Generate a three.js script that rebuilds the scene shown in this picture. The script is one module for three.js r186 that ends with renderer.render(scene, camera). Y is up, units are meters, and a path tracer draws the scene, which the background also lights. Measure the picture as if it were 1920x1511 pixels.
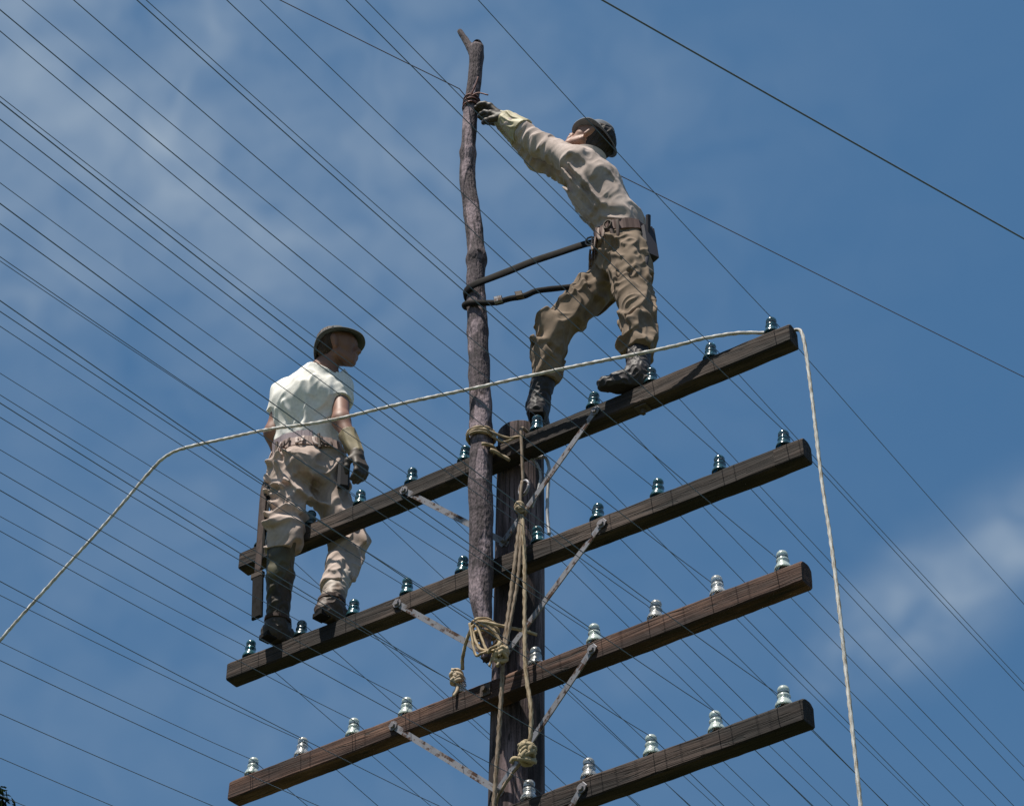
import * as THREE from 'three';
import { mergeGeometries, mergeVertices } from 'three/addons/utils/BufferGeometryUtils.js';
import { ImprovedNoise } from 'three/addons/math/ImprovedNoise.js';

// ------------------------------------------------------------------ camera, sky, sun, exposure
const scene = new THREE.Scene();
const camera = new THREE.PerspectiveCamera(20.952, 1024 / 805, 0.1, 3000);
camera.position.set(0, 1.7, 8.0886);
camera.rotation.order = 'YXZ';
camera.rotation.set(0.677916, 0.006129, 0.016395);
const SUN = new THREE.Vector3(-0.275, 0.925, 0.262).normalize();
const sun = new THREE.DirectionalLight(new THREE.Color().setRGB(1, 0.94, 0.84), 5);
sun.position.copy(SUN).multiplyScalar(60).add(new THREE.Vector3(0, 8, 0));
sun.target.position.set(0, 8, 0);
sun.castShadow = true;
sun.shadow.mapSize.set(4096, 4096);
Object.assign(sun.shadow.camera, { left: -14, right: 14, top: 14, bottom: -14, near: 1, far: 140 });
scene.add(sun, sun.target);
const renderer = new THREE.WebGLRenderer({ antialias: true });
renderer.toneMapping = THREE.LinearToneMapping;
renderer.toneMappingExposure = 1.12;
renderer.shadowMap.enabled = true;

const noise = new ImprovedNoise();
function rng(seed) { let a = seed >>> 0; return () => { a = (a + 0x6d2b79f5) | 0; let t = Math.imul(a ^ (a >>> 15), 1 | a); t = (t + Math.imul(t ^ (t >>> 7), 61 | t)) ^ t; return ((t ^ (t >>> 14)) >>> 0) / 4294967296; }; }
const clamp = (x, a, b) => Math.min(b, Math.max(a, x));
const lerp = (a, b, t) => a + (b - a) * t;
const smooth = (a, b, x) => { const t = clamp((x - a) / (b - a), 0, 1); return t * t * (3 - 2 * t); };
const fbm = (x, y, z, n = 4) => { let s = 0, a = 0.5; for (let i = 0; i < n; i++) { s += a * noise.noise(x, y, z + i * 7.3); x *= 2.03; y *= 2.03; z *= 2.03; a *= 0.52; } return s; };

{ // the sky: blue air, paler towards the sun and the horizon, with thin high cloud
  const W = 2048, H = 1024, data = new Float32Array(W * H * 4);
  // cloud banks: azimuth, elevation, half width, half height (degrees), tilt, strength
  const banks = [[-12.5, 43.9, 7, 2.3, -0.42, 0.95], [-17, 45.6, 6, 2.6, -0.3, 0.85], [-13, 47.6, 9, 2.2, -0.15, 0.62], [-5, 48.2, 7, 2.2, -0.1, 0.5], [-19.5, 41.8, 6, 2.6, -0.3, 0.7], [12.4, 33.0, 3.4, 1.4, 0.5, 0.95], [16.0, 34.6, 3.2, 1.2, 0.3, 0.9], [9.8, 32.0, 1.8, 0.8, 0.5, 0.7], [3.5, 47, 3.5, 2.2, 0.2, 0.3], [-21, 40, 6, 1.6, -0.3, 0.45]];
  for (let j = 0; j < H; j++) {
    const el = ((j + 0.5) / H - 0.5) * Math.PI, sy = Math.sin(el), cy = Math.cos(el), ed = el * 180 / Math.PI;
    for (let i = 0; i < W; i++) {
      const th = ((i + 0.5) / W - 0.5) * 2 * Math.PI, x = Math.cos(th) * cy, z = Math.sin(th) * cy;
      const up = Math.max(0, sy), g = Math.max(0, x * SUN.x + sy * SUN.y + z * SUN.z);
      const h = Math.pow(1 - up, 3.2), glow = g * g;
      let r = 0.047 + 0.17 * h + 0.085 * glow + 0.25 * Math.pow(g, 24), gr = 0.144 + 0.19 * h + 0.085 * glow + 0.24 * Math.pow(g, 24), b = 0.312 + 0.17 * h + 0.07 * glow + 0.22 * Math.pow(g, 24);
      // cirrus
      const az = Math.atan2(x, -z) * 180 / Math.PI, ax = az * cy;
      let m = 0.62 * Math.exp(-Math.pow((az + 13) / 17, 2) - Math.pow((ed - 45.5) / 5.5, 2)) + 0.22 * Math.exp(-Math.pow((az + 8) / 15, 2) - Math.pow((ed - 33) / 7, 2));
      for (const [a, e, w, hh, tilt, s] of banks) {
        let da = az - a; if (da > 180) da -= 360; if (da < -180) da += 360;
        const u = da * Math.cos(e * Math.PI / 180), v = ed - e, uu = u * Math.cos(tilt) + v * Math.sin(tilt), vv = -u * Math.sin(tilt) + v * Math.cos(tilt);
        m = Math.max(m, s * Math.exp(-Math.pow(Math.abs(uu / (w * 0.72)), 2.4) - Math.pow(Math.abs(vv / hh), 2.4)));
      }
      const far = smooth(24, 40, Math.hypot(ax, ed - 38) * 1.0);
      const sx = x / (up + 0.25), sz = z / (up + 0.25);
      const wild = clamp(fbm(sx * 2.2 + 5, sz * 2.2, 3.1, 4) * 2.2 + 0.1, 0, 0.8) * far * smooth(-0.02, 0.15, sy);
      if (m < 0.01 && wild < 0.01) { const o = (j * W + i) * 4; if (sy < 0) { const k = smooth(0, -0.12, sy); r = lerp(r, 0.1, k); gr = lerp(gr, 0.11, k); b = lerp(b, 0.07, k); } data[o] = r * 0.91; data[o + 1] = gr * 0.91; data[o + 2] = b * 0.9; data[o + 3] = 1; continue; }
      const wx = fbm(x * 14, sy * 14, z * 14, 3) * 0.09;
      const tex = 0.62 + 0.95 * fbm(x * 16 + wx * 20, sy * 26 + 3 + wx * 16, z * 16, 5) + 0.5 * fbm(x * 40 + 9 + wx * 40, sy * 60, z * 40 + wx * 30, 4);
      const c = clamp(Math.max(m, wild) * clamp(tex, 0, 1.5), 0, 1) * 0.86;
      r = lerp(r, 0.35, c); gr = lerp(gr, 0.435, c); b = lerp(b, 0.54, c);
      if (sy < 0) { const k = smooth(0, -0.12, sy); r = lerp(r, 0.1, k); gr = lerp(gr, 0.11, k); b = lerp(b, 0.07, k); }
      const o = (j * W + i) * 4; data[o] = r * 0.91; data[o + 1] = gr * 0.91; data[o + 2] = b * 0.9; data[o + 3] = 1;
    }
  }
  const sky = new THREE.DataTexture(data, W, H, THREE.RGBAFormat, THREE.FloatType);
  sky.mapping = THREE.EquirectangularReflectionMapping; sky.magFilter = THREE.LinearFilter; sky.minFilter = THREE.LinearFilter; sky.wrapS = THREE.RepeatWrapping; sky.needsUpdate = true;
  scene.background = sky; scene.environment = sky;
}

// ------------------------------------------------------------------ helpers
// The pole stands at the origin. The line of the crossarms: t along the arms (to the right), q across them (towards the viewer's side), y up.
const AL = 0.631566, CA = Math.cos(AL), SA = Math.sin(AL), OFF = 0.1674;
const A3 = new THREE.Vector3(CA, 0, SA), N3 = new THREE.Vector3(-SA, 0, CA), UP = new THREE.Vector3(0, 1, 0);
const P = (t, q, y) => new THREE.Vector3(CA * t - SA * (OFF + q), y, SA * t + CA * (OFF + q));
const PP = (list) => list.map((a) => P(...a));
const dir = (t, q, y) => new THREE.Vector3().addScaledVector(A3, t).addScaledVector(N3, q).addScaledVector(UP, y).normalize();
const used = {};
function numbered(n) { const k = used[n] = (used[n] ?? -1) + 1; return k ? n + '_' + String(k).padStart(3, '0') : n; }
function tag(o, label, category, group, kind) { o.userData = { label, category }; if (group) o.userData.group = group; if (kind) o.userData.kind = kind; return o; }
function thing(name, label, category, pos, group) { const g = new THREE.Group(); g.name = numbered(name); if (pos) g.position.copy(pos); scene.add(g); return tag(g, label, category, group); }
// geometry is given in world metres; under a group it is moved to the group's own frame
function mesh(name, geo, mat, parent = scene, pos) {
  const list = Array.isArray(geo) ? geo : [geo];
  const g = list.length > 1 ? mergeGeometries(list.map((x) => { const y = x.index ? x.toNonIndexed() : x; for (const k of Object.keys(y.attributes)) if (!['position', 'normal', 'uv', 'color'].includes(k)) y.deleteAttribute(k); return y; })) : list[0];
  let o = parent; const off = new THREE.Vector3(); while (o && o !== scene) { off.add(o.position); o = o.parent; }
  const c = pos ?? (parent === scene ? new THREE.Box3().setFromBufferAttribute(g.attributes.position).getCenter(new THREE.Vector3()) : off.clone());
  g.translate(-c.x, -c.y, -c.z);
  const m = new THREE.Mesh(g, mat); m.name = parent === scene ? numbered(name) : name; m.position.copy(c).sub(off); m.castShadow = m.receiveShadow = true; parent.add(m); return m;
}
const rgb = (r, g, b) => new THREE.Color().setRGB(r, g, b);
const std = (c, rough = 0.8, o = {}) => new THREE.MeshStandardMaterial({ color: c, roughness: rough, metalness: 0, ...o });

// tube along points with radius function, optional rope twist
function tube(points, radius, { seg, rad = 8, twist = 0, lay = 0.05, flat = null, flatTo = null, smoothCurve = true, caps = true, tension = 0.5 } = {}) {
  const curve = smoothCurve ? new THREE.CatmullRomCurve3(points, false, 'catmullrom', tension) : (() => { const c = new THREE.CurvePath(); for (let i = 0; i + 1 < points.length; i++) c.add(new THREE.LineCurve3(points[i], points[i + 1])); return c; })();
  const L = curve.getLength(); seg = seg ?? Math.max(8, Math.ceil(L / 0.02));
  if (twist) seg = Math.max(seg, Math.ceil(L / lay * 7));
  const fr = []; let nrm = null; const pts = curve.getSpacedPoints(seg);
  for (let i = 0; i <= seg; i++) {
    const tg = pts[Math.min(i + 1, seg)].clone().sub(pts[Math.max(i - 1, 0)]).normalize();
    if (flatTo) { nrm = flatTo.clone(); }
    else if (!nrm) nrm = Math.abs(tg.y) < 0.9 ? new THREE.Vector3(0, 1, 0) : new THREE.Vector3(1, 0, 0);
    nrm = nrm.clone().addScaledVector(tg, -nrm.dot(tg)).normalize();
    fr.push([pts[i], nrm, new THREE.Vector3().crossVectors(tg, nrm), tg]);
  }
  const pos = [], uv = [], idx = [];
  for (let i = 0; i <= seg; i++) {
    const s = i / seg, [p, n, b] = fr[i];
    for (let j = 0; j <= rad; j++) {
      const th = j / rad * Math.PI * 2;
      let r = typeof radius === 'function' ? radius(s, th, p) : radius;
      if (twist) r *= (1 + 0.12 * noise.noise(s * L * 9, L, 0.5)) * (1 + twist * Math.cos(3 * th - (s * L / lay + 0.5 * noise.noise(s * L * 3, 1.5, L)) * Math.PI * 2));
      const fx = flat ? flat[0] : 1, fy = flat ? flat[1] : 1;
      const q = p.clone().addScaledVector(n, Math.cos(th) * r * fx).addScaledVector(b, Math.sin(th) * r * fy);
      pos.push(q.x, q.y, q.z); uv.push(s * L, j / rad * 0.3);
    }
  }
  for (let i = 0; i < seg; i++) for (let j = 0; j < rad; j++) { const a = i * (rad + 1) + j, c = a + rad + 1; idx.push(a, a + 1, c, a + 1, c + 1, c); }
  if (caps) for (const i of [0, seg]) {
    const k = pos.length / 3; pos.push(fr[i][0].x, fr[i][0].y, fr[i][0].z); uv.push(0, 0);
    for (let j = 0; j < rad; j++) { const a = i * (rad + 1) + j; i ? idx.push(k, a, a + 1) : idx.push(k, a + 1, a); }
  }
  const g = new THREE.BufferGeometry();
  g.setAttribute('position', new THREE.Float32BufferAttribute(pos, 3)); g.setAttribute('uv', new THREE.Float32BufferAttribute(uv, 2)); g.setIndex(idx); g.computeVertexNormals();
  // join the normals of the seam
  const nn = g.attributes.normal;
  for (let i = 0; i <= seg; i++) { const a = i * (rad + 1), b = a + rad; const x = nn.getX(a) + nn.getX(b), y = nn.getY(a) + nn.getY(b), z = nn.getZ(a) + nn.getZ(b), l = Math.hypot(x, y, z) || 1; nn.setXYZ(a, x / l, y / l, z / l); nn.setXYZ(b, x / l, y / l, z / l); }
  return g;
}
function box(center, ex, ey, ez, sx, sy, sz, bev = 0.004) { // bevelled box along three given axes
  const b = Math.min(bev, sx / 3, sy / 3, sz / 3), sh = new THREE.Shape(); const w = sx / 2 - b, h = sy / 2 - b;
  sh.moveTo(-w, -h); sh.lineTo(w, -h); sh.lineTo(w, h); sh.lineTo(-w, h); sh.closePath();
  const g = new THREE.ExtrudeGeometry(sh, { depth: sz - 2 * b, bevelEnabled: true, bevelThickness: b, bevelSize: b, bevelSegments: 1, steps: 1 });
  g.translate(0, 0, -sz / 2 + b); g.applyMatrix4(new THREE.Matrix4().makeBasis(ex, ey, ez).setPosition(center)); return g;
}
function bar(a, b, w, t, face) { // flat bar from a to b, w wide, t thick, its flat towards "face"
  const z = b.clone().sub(a), L = z.length(); z.normalize(); const y = face.clone().addScaledVector(z, -face.dot(z)).normalize(), x = new THREE.Vector3().crossVectors(y, z);
  return box(a.clone().add(b).multiplyScalar(0.5), x, y, z, w, t, L, 0.0015);
}
function cyl(a, b, r0, r1, rad = 12) { const d = b.clone().sub(a), g = new THREE.CylinderGeometry(r1, r0, d.length(), rad); g.applyQuaternion(new THREE.Quaternion().setFromUnitVectors(UP, d.normalize())); const m = a.clone().add(b).multiplyScalar(0.5); g.translate(m.x, m.y, m.z); return g; }

// ------------------------------------------------------------------ textures
function dataTex(W, H, f, srgb) {
  const d = new Uint8Array(W * H * 4);
  for (let j = 0; j < H; j++) for (let i = 0; i < W; i++) { const c = f(i / W, j / H), o = (j * W + i) * 4; for (let k = 0; k < 3; k++) d[o + k] = clamp(c[k], 0, 1) * 255; d[o + 3] = 255; }
  const t = new THREE.DataTexture(d, W, H); t.wrapS = t.wrapT = THREE.RepeatWrapping; t.magFilter = THREE.LinearFilter; t.minFilter = THREE.LinearMipmapLinearFilter; t.generateMipmaps = true;
  if (srgb) t.colorSpace = THREE.SRGBColorSpace; t.needsUpdate = true; return t;
}
// wood along u: u spans 3 m, v spans 0.5 m
const grain = (u, v, s) => { const x = u * 3, y = v * 0.5; return fbm(x * 1.6 + s, y * 60 + fbm(x * 1.1, y * 6, s, 2) * 5, s, 4); };
function woodMaps(seed, dark, mid, light, crack = 0.5) {
  const g = (u, v) => { const a = grain(u, v, seed), c = Math.abs(noise.noise(u * 5.4 + seed, v * 34 + noise.noise(u * 8, v * 3, seed) * 1.2, seed * 1.7)), m = fbm(u * 5, v * 4, seed + 3, 4); return [a, c < 0.028 + 0.03 * (m + 0.2) ? 1 : 0, m]; };
  const color = dataTex(1024, 512, (u, v) => { const [a, c, m] = g(u, v), f = fbm(u * 300, v * 120, seed, 2); let t = clamp(0.5 + a * 0.7 + m * 2.1 + f * 0.4, 0, 1); const base = t < 0.5 ? dark.map((d, k) => lerp(d, mid[k], t * 2)) : mid.map((d, k) => lerp(d, light[k], t * 2 - 1)); return base.map((x) => x * (1 - crack * c)); }, true);
  const bump = dataTex(1024, 512, (u, v) => { const [a, c] = g(u, v); const x = clamp(0.6 + a * 0.8 - c * 0.5, 0, 1); return [x, x, x]; });
  for (const t of [color, bump]) t.repeat.set(1 / 3, 1 / 0.5);
  return { map: color, bumpMap: bump, bumpScale: 0.004 };
}
const armWood = woodMaps(1.3, [0.15, 0.12, 0.105], [0.225, 0.18, 0.155], [0.345, 0.285, 0.25]);
const redWood = woodMaps(5.7, [0.20, 0.13, 0.10], [0.31, 0.205, 0.155], [0.48, 0.36, 0.29]);
const poleWood = woodMaps(9.1, [0.22, 0.18, 0.175], [0.44, 0.385, 0.385], [0.66, 0.60, 0.61]);
const barkMaps = (() => {
  const color = dataTex(1024, 512, (u, v) => {
    const a = grain(u, v, 14.2), patch = fbm(u * 9 + 3, v * 5, 2.2, 4), ring = Math.abs(noise.noise(u * 60, v * 2.5, 4.4)), fine = fbm(u * 160, v * 60, 8.8, 3);
    const t = clamp(0.42 + a * 0.6 + fine * 0.7 - (ring < 0.06 ? 0.3 : 0), 0, 1), bare = smooth(0.06, 0.2, patch);
    const bark = [lerp(0.24, 0.52, t), lerp(0.215, 0.46, t), lerp(0.225, 0.48, t)], wood = [lerp(0.56, 0.84, t), lerp(0.50, 0.76, t), lerp(0.52, 0.78, t)];
    return bark.map((x, k) => lerp(x, wood[k], bare * 0.8));
  }, true);
  const bump = dataTex(1024, 512, (u, v) => { const a = grain(u, v, 14.2), f = fbm(u * 120, v * 50, 8.8, 3), p = fbm(u * 9 + 3, v * 5, 2.2, 4); const x = clamp(0.55 + a * 0.5 + f * 0.5 - smooth(0.06, 0.2, p) * 0.25, 0, 1); return [x, x, x]; });
  for (const t of [color, bump]) t.repeat.set(1 / 3, 1 / 0.5);
  return { map: color, bumpMap: bump, bumpScale: 0.008 };
})();
const mottle = (seed, a, c, lo, hi) => { const t = dataTex(256, 256, (u, v) => { const k = smooth(lo, hi, fbm(u * 9, v * 9, seed, 4) + 0.35 * fbm(u * 50, v * 50, seed, 2)); return a.map((x, i) => lerp(x, c[i], k)); }, true); t.repeat.set(2.2, 2.2); return t; };
const rustTex = mottle(3.3, [0.66, 0.66, 0.68], [0.36, 0.25, 0.19], -0.02, 0.3), dirtTex = mottle(6.1, [1, 1, 1], [0.66, 0.60, 0.52], -0.15, 0.4);
const M = {
  arm: std(rgb(0.72, 0.7, 0.7), 0.85, armWood), armRed: std(rgb(0.84, 0.80, 0.79), 0.82, redWood), armDark: std(rgb(0.54, 0.49, 0.49), 0.85, armWood),
  pole: std(rgb(0.58, 0.52, 0.53), 0.88, poleWood), bark: std(rgb(0.86, 0.84, 0.86), 0.9, barkMaps),
  steel: std(rgb(0.72, 0.72, 0.74), 0.6, { metalness: 0.4, map: rustTex }), rust: std(rgb(0.10, 0.075, 0.06), 0.7, { metalness: 0.3 }), wire: std(rgb(0.15, 0.20, 0.28), 0.85),
  copper: std(rgb(0.14, 0.11, 0.12), 0.8), line: std(rgb(0.16, 0.20, 0.26), 0.85),
  glassDark: new THREE.MeshPhysicalMaterial({ color: rgb(0.035, 0.14, 0.18), roughness: 0.14, ior: 1.5, transmission: 0.6, thickness: 0.03, clearcoat: 1, clearcoatRoughness: 0.2 }),
  glassClear: new THREE.MeshPhysicalMaterial({ color: rgb(0.86, 0.87, 0.86), roughness: 0.16, ior: 1.5, transmission: 0.66, thickness: 0.03, clearcoat: 1, clearcoatRoughness: 0.25 }),
  pin: std(rgb(0.09, 0.07, 0.055), 0.8),
  rope: std(rgb(0.76, 0.75, 0.73), 0.9, { map: dirtTex }), ropeTan: std(rgb(0.44, 0.35, 0.24), 0.9, { map: dirtTex }), ropeGrey: std(rgb(0.32, 0.25, 0.19), 0.9, { map: dirtTex }),
  leather: new THREE.MeshPhysicalMaterial({ color: rgb(0.018, 0.016, 0.016), roughness: 0.8, specularIntensity: 0.35, map: dirtTex }), leatherBrown: std(rgb(0.07, 0.042, 0.035), 0.8, { map: dirtTex }), leatherPale: std(rgb(0.36, 0.26, 0.23), 0.75), pouch: std(rgb(0.035, 0.032, 0.045), 0.75),
};

// ------------------------------------------------------------------ the setting
{ const g = new THREE.CircleGeometry(1500, 96); g.rotateX(-Math.PI / 2);
  const uv = g.attributes.uv, p = g.attributes.position; for (let i = 0; i < uv.count; i++) uv.setXY(i, p.getX(i) / 6, p.getZ(i) / 6);
  const tex = dataTex(512, 512, (u, v) => { const a = fbm(u * 8, v * 8, 1, 4), b = fbm(u * 70, v * 70, 4, 3); const t = clamp(0.5 + a * 0.7 + b * 0.8, 0, 1); return [lerp(0.18, 0.29, t), lerp(0.21, 0.30, t), lerp(0.11, 0.16, t)]; }, true);
  const m = mesh('ground', g, std(rgb(1, 1, 1), 0.95, { map: tex })); m.userData = { kind: 'structure', label: 'dry grassy ground under the telegraph pole' }; }

// ------------------------------------------------------------------ telegraph pole
const ARMS = [ // height, offset along, turn, tilt
  { y: 7.7826, dt: 0.0018, da: -0.0316, ti: 0.01137, mat: M.arm, glass: M.glassDark, label: 'top crossarm, dark weathered, with dark glass insulators' },
  { y: 7.1525, dt: 0.0120, da: -0.0390, ti: 0.02026, mat: M.arm, glass: M.glassDark, label: 'second crossarm, dark weathered, with dark glass insulators' },
  { y: 6.5266, dt: 0.0113, da: 0.0276, ti: -0.00978, mat: M.armRed, glass: M.glassClear, label: 'third crossarm, reddish brown, with clear glass insulators' },
  { y: 5.8992, dt: -0.0181, da: 0.0431, ti: -0.00563, mat: M.armDark, glass: M.glassClear, label: 'lowest crossarm, blackish, with clear glass insulators' }];
const PIN_T = [56, 44, 32, 20, 8, -8, -20, -32, -44, -56].map((x) => x * 0.0254);
for (const a of ARMS) {
  const al = AL + a.da; a.a = new THREE.Vector3(Math.cos(al) * Math.cos(a.ti), Math.sin(a.ti), Math.sin(al) * Math.cos(a.ti)); a.n = new THREE.Vector3(-Math.sin(al), 0, Math.cos(al)); a.u = new THREE.Vector3().crossVectors(a.n, a.a).normalize();
  a.c = new THREE.Vector3(-SA * OFF, a.y, CA * OFF).addScaledVector(a.a, a.dt);
  a.at = (t, q, y) => a.c.clone().addScaledVector(a.a, t).addScaledVector(a.n, q).addScaledVector(a.u, y);
}
const POLE_C = N3.clone().multiplyScalar(0.008), POLE_TOP = 8.03;
const poleR = (y) => lerp(0.15, 0.108, clamp(y / 8, 0, 1));
const pole = thing('telegraph_pole', 'weathered wooden telegraph pole carrying four long crossarms of glass insulators', 'telegraph pole', new THREE.Vector3());
{
  const rad = 40, ys = []; for (let y = -0.5; y < POLE_TOP - 0.02; y += 0.06) ys.push(y); ys.push(POLE_TOP - 0.012, POLE_TOP);
  const pos = [], uv = [], idx = [];
  ys.forEach((y, i) => { for (let j = 0; j <= rad; j++) {
    const th = j / rad * Math.PI * 2, c = Math.cos(th), s = Math.sin(th);
    const last = i === ys.length - 1; let r = poleR(y) * (1 + 0.03 * noise.noise(c * 1.2, y * 0.8, s * 1.2) + 0.022 * noise.noise(c * 5, y * 0.9, s * 5) + 0.012 * noise.noise(c * 11, y * 1.6, s * 11)); if (last) r -= 0.012;
    pos.push(POLE_C.x + c * r, y + (last ? 0 : 0), POLE_C.z + s * r); uv.push(y, j / rad * 0.75); } });
  for (let i = 0; i + 1 < ys.length; i++) for (let j = 0; j < rad; j++) { const a = i * (rad + 1) + j, c = a + rad + 1; idx.push(a, c, a + 1, a + 1, c, c + 1); }
  const k = pos.length / 3, base = (ys.length - 1) * (rad + 1); pos.push(POLE_C.x, POLE_TOP + 0.004, POLE_C.z); uv.push(8, 0); for (let j = 0; j < rad; j++) idx.push(k, base + j + 1, base + j);
  const g = new THREE.BufferGeometry(); g.setAttribute('position', new THREE.Float32BufferAttribute(pos, 3)); g.setAttribute('uv', new THREE.Float32BufferAttribute(uv, 2)); g.setIndex(idx); g.computeVertexNormals();
  mesh('pole_shaft', g, M.pole, pole);
}
function armGeometry(a, seed) { // sawn arm with a roofed top, slightly worn
  const w = 0.0415, h = 0.054, prof = [[-w, -h + 0.006], [-w + 0.006, -h], [w - 0.006, -h], [w, -h + 0.006], [w, -0.01], [w, h - 0.020], [w - 0.016, h - 0.004], [w - 0.028, h], [-w + 0.028, h], [-w + 0.016, h - 0.004], [-w, h - 0.020], [-w, -0.01]];
  const L = 1.524, seg = 90, pos = [], uv = [], idx = [], n = prof.length; let per = [0]; for (let i = 1; i <= n; i++) { const p = prof[i % n], q = prof[i - 1]; per.push(per[i - 1] + Math.hypot(p[0] - q[0], p[1] - q[1])); }
  for (let i = 0; i <= seg; i++) {
    let t = lerp(-L, L, i / seg), sc = 1; if (i === 0 || i === seg) sc = 0.94; if (i === 0) t += 0.0; 
    const tt = i === 1 ? -L + 0.006 : i === seg - 1 ? L - 0.006 : t;
    for (let j = 0; j <= n; j++) { const p = prof[j % n], wob = 0.0022 * noise.noise(tt * 3, p[0] * 30 + seed, p[1] * 30) + 0.0022 * noise.noise(tt * 17, p[0] * 40, p[1] * 40 + seed), l = Math.hypot(...p); const v = a.at(tt, p[0] * sc * (1 + wob / l), p[1] * sc * (1 + wob / l)); pos.push(v.x, v.y, v.z); uv.push(tt + seed * 0.7, per[j]); }
  }
  for (let i = 0; i < seg; i++) for (let j = 0; j < n; j++) { const x = i * (n + 1) + j, c = x + n + 1; idx.push(x, c, x + 1, x + 1, c, c + 1); }
  for (const i of [0, seg]) { const v = a.at(i ? L : -L, 0, 0), k = pos.length / 3; pos.push(v.x, v.y, v.z); uv.push(0, 0); for (let j = 0; j < n; j++) { const x = i * (n + 1) + j; i ? idx.push(k, x + 1, x) : idx.push(k, x, x + 1); } }
  let g = new THREE.BufferGeometry(); g.setAttribute('position', new THREE.Float32BufferAttribute(pos, 3)); g.setAttribute('uv', new THREE.Float32BufferAttribute(uv, 2)); g.setIndex(idx);
  g = g.toNonIndexed(); g.computeVertexNormals();
  return g;
}
// a telegraph insulator: dome, wire groove, flared skirt, hollow underneath
const insProfile = [[0.0, 0.150], [0.010, 0.149], [0.018, 0.145], [0.0225, 0.138], [0.024, 0.131], [0.0225, 0.125], [0.019, 0.120], [0.0185, 0.116], [0.021, 0.111], [0.026, 0.107], [0.027, 0.100], [0.0235, 0.096], [0.024, 0.088], [0.029, 0.080], [0.034, 0.071], [0.0365, 0.062], [0.036, 0.057], [0.031, 0.056], [0.028, 0.066], [0.022, 0.080], [0.017, 0.095], [0.015, 0.118], [0.0, 0.122]].map((p) => new THREE.Vector2(...p)).reverse();
const insGeo = new THREE.LatheGeometry(insProfile, 28); insGeo.translate(0, -0.054, 0); // its base is the arm's top
const pinGeo = new THREE.LatheGeometry([[0.0, 0.0], [0.019, 0.0], [0.019, 0.006], [0.0135, 0.014], [0.012, 0.034], [0.0105, 0.060], [0, 0.062]].map((p) => new THREE.Vector2(...p)), 14);
ARMS.forEach((a, k) => {
  const arm = mesh('crossarm', armGeometry(a, k * 1.9 + 0.4), a.mat, pole, a.c.clone());
  arm.userData.label = a.label;
  const r = rng(50 + k); a.variants = [a.glass, a.glass.clone(), a.glass.clone()]; a.variants[1].roughness += 0.14; a.variants[1].color.multiplyScalar(0.72); a.variants[2].roughness += 0.06; a.variants[2].transmission *= 0.7; a.variants[2].color.multiply(rgb(0.9, 1.0, 0.95));
  PIN_T.forEach((t, i) => {
    const p = a.at(t, 0, 0.054), lean = new THREE.Quaternion().setFromEuler(new THREE.Euler((r() - 0.5) * 0.14, r() * 6, (r() - 0.5) * 0.14 - a.ti)), gm = a.variants[Math.floor(r() * 3)];
    for (const [nm, geo, m] of [['insulator_pin', pinGeo, M.pin], ['insulator', insGeo, gm]]) { const o = new THREE.Mesh(geo, m); o.name = nm; o.position.copy(p).sub(arm.position); o.quaternion.copy(lean); o.castShadow = o.receiveShadow = true; arm.add(o); }
    a.tops ??= []; a.tops[i] = p.clone().addScaledVector(UP, 0.065);
  });
  // braces to the pole, their bolts, and the through bolt
  const end = new THREE.Vector3(0, 0, 0).addScaledVector(N3, 0.008 + poleR(a.y) + 0.006); end.y = a.y - 0.45;
  for (const s of [-1, 1]) {
    const t = s > 0 ? [0.545, 0.556, 0.527, 0.505][k] : [-0.515, -0.526, -0.535, -0.53][k], st = a.at(t, 0.0415 + 0.004, -0.005);
    const e2 = end.clone().addScaledVector(N3, s > 0 ? 0.007 : 0);
    const ext = st.clone().sub(e2).normalize();
    mesh('brace', bar(st.clone().addScaledVector(ext, 0.025), e2.clone().addScaledVector(ext, -0.025), 0.028, 0.006, N3), M.steel, arm);
    const b = a.at(t, 0.0415 + 0.0075, -0.005); mesh('bolt', [cyl(b, b.clone().addScaledVector(a.n, 0.012), 0.015, 0.012, 6), cyl(b.clone().addScaledVector(a.n, -0.003), b.clone().addScaledVector(a.n, 0.003), 0.022, 0.022, 14)], M.steel, arm);
  }
  const nut = end.clone().addScaledVector(N3, 0.0125); mesh('bolt', [cyl(nut, nut.clone().addScaledVector(N3, 0.016), 0.013, 0.011, 6)], M.steel, arm);
  if (k === 0) { const u = a.at(0.765, 0, -0.0585); mesh('bolt', [box(u, a.a, a.u, a.n, 0.06, 0.009, 0.06, 0.002), cyl(u, u.clone().addScaledVector(a.u, -0.03), 0.014, 0.012, 6)], M.rust, arm); }
  const w = a.at(-a.dt - 0.02, 0.0425, 0.0); mesh('bolt', [box(w.clone().addScaledVector(a.n, 0.002), a.a, a.u, a.n, 0.055, 0.055, 0.005, 0.001), cyl(w.clone().addScaledVector(a.n, 0.0045), w.clone().addScaledVector(a.n, 0.022), 0.013, 0.012, 6)], M.rust, arm);
});

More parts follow.
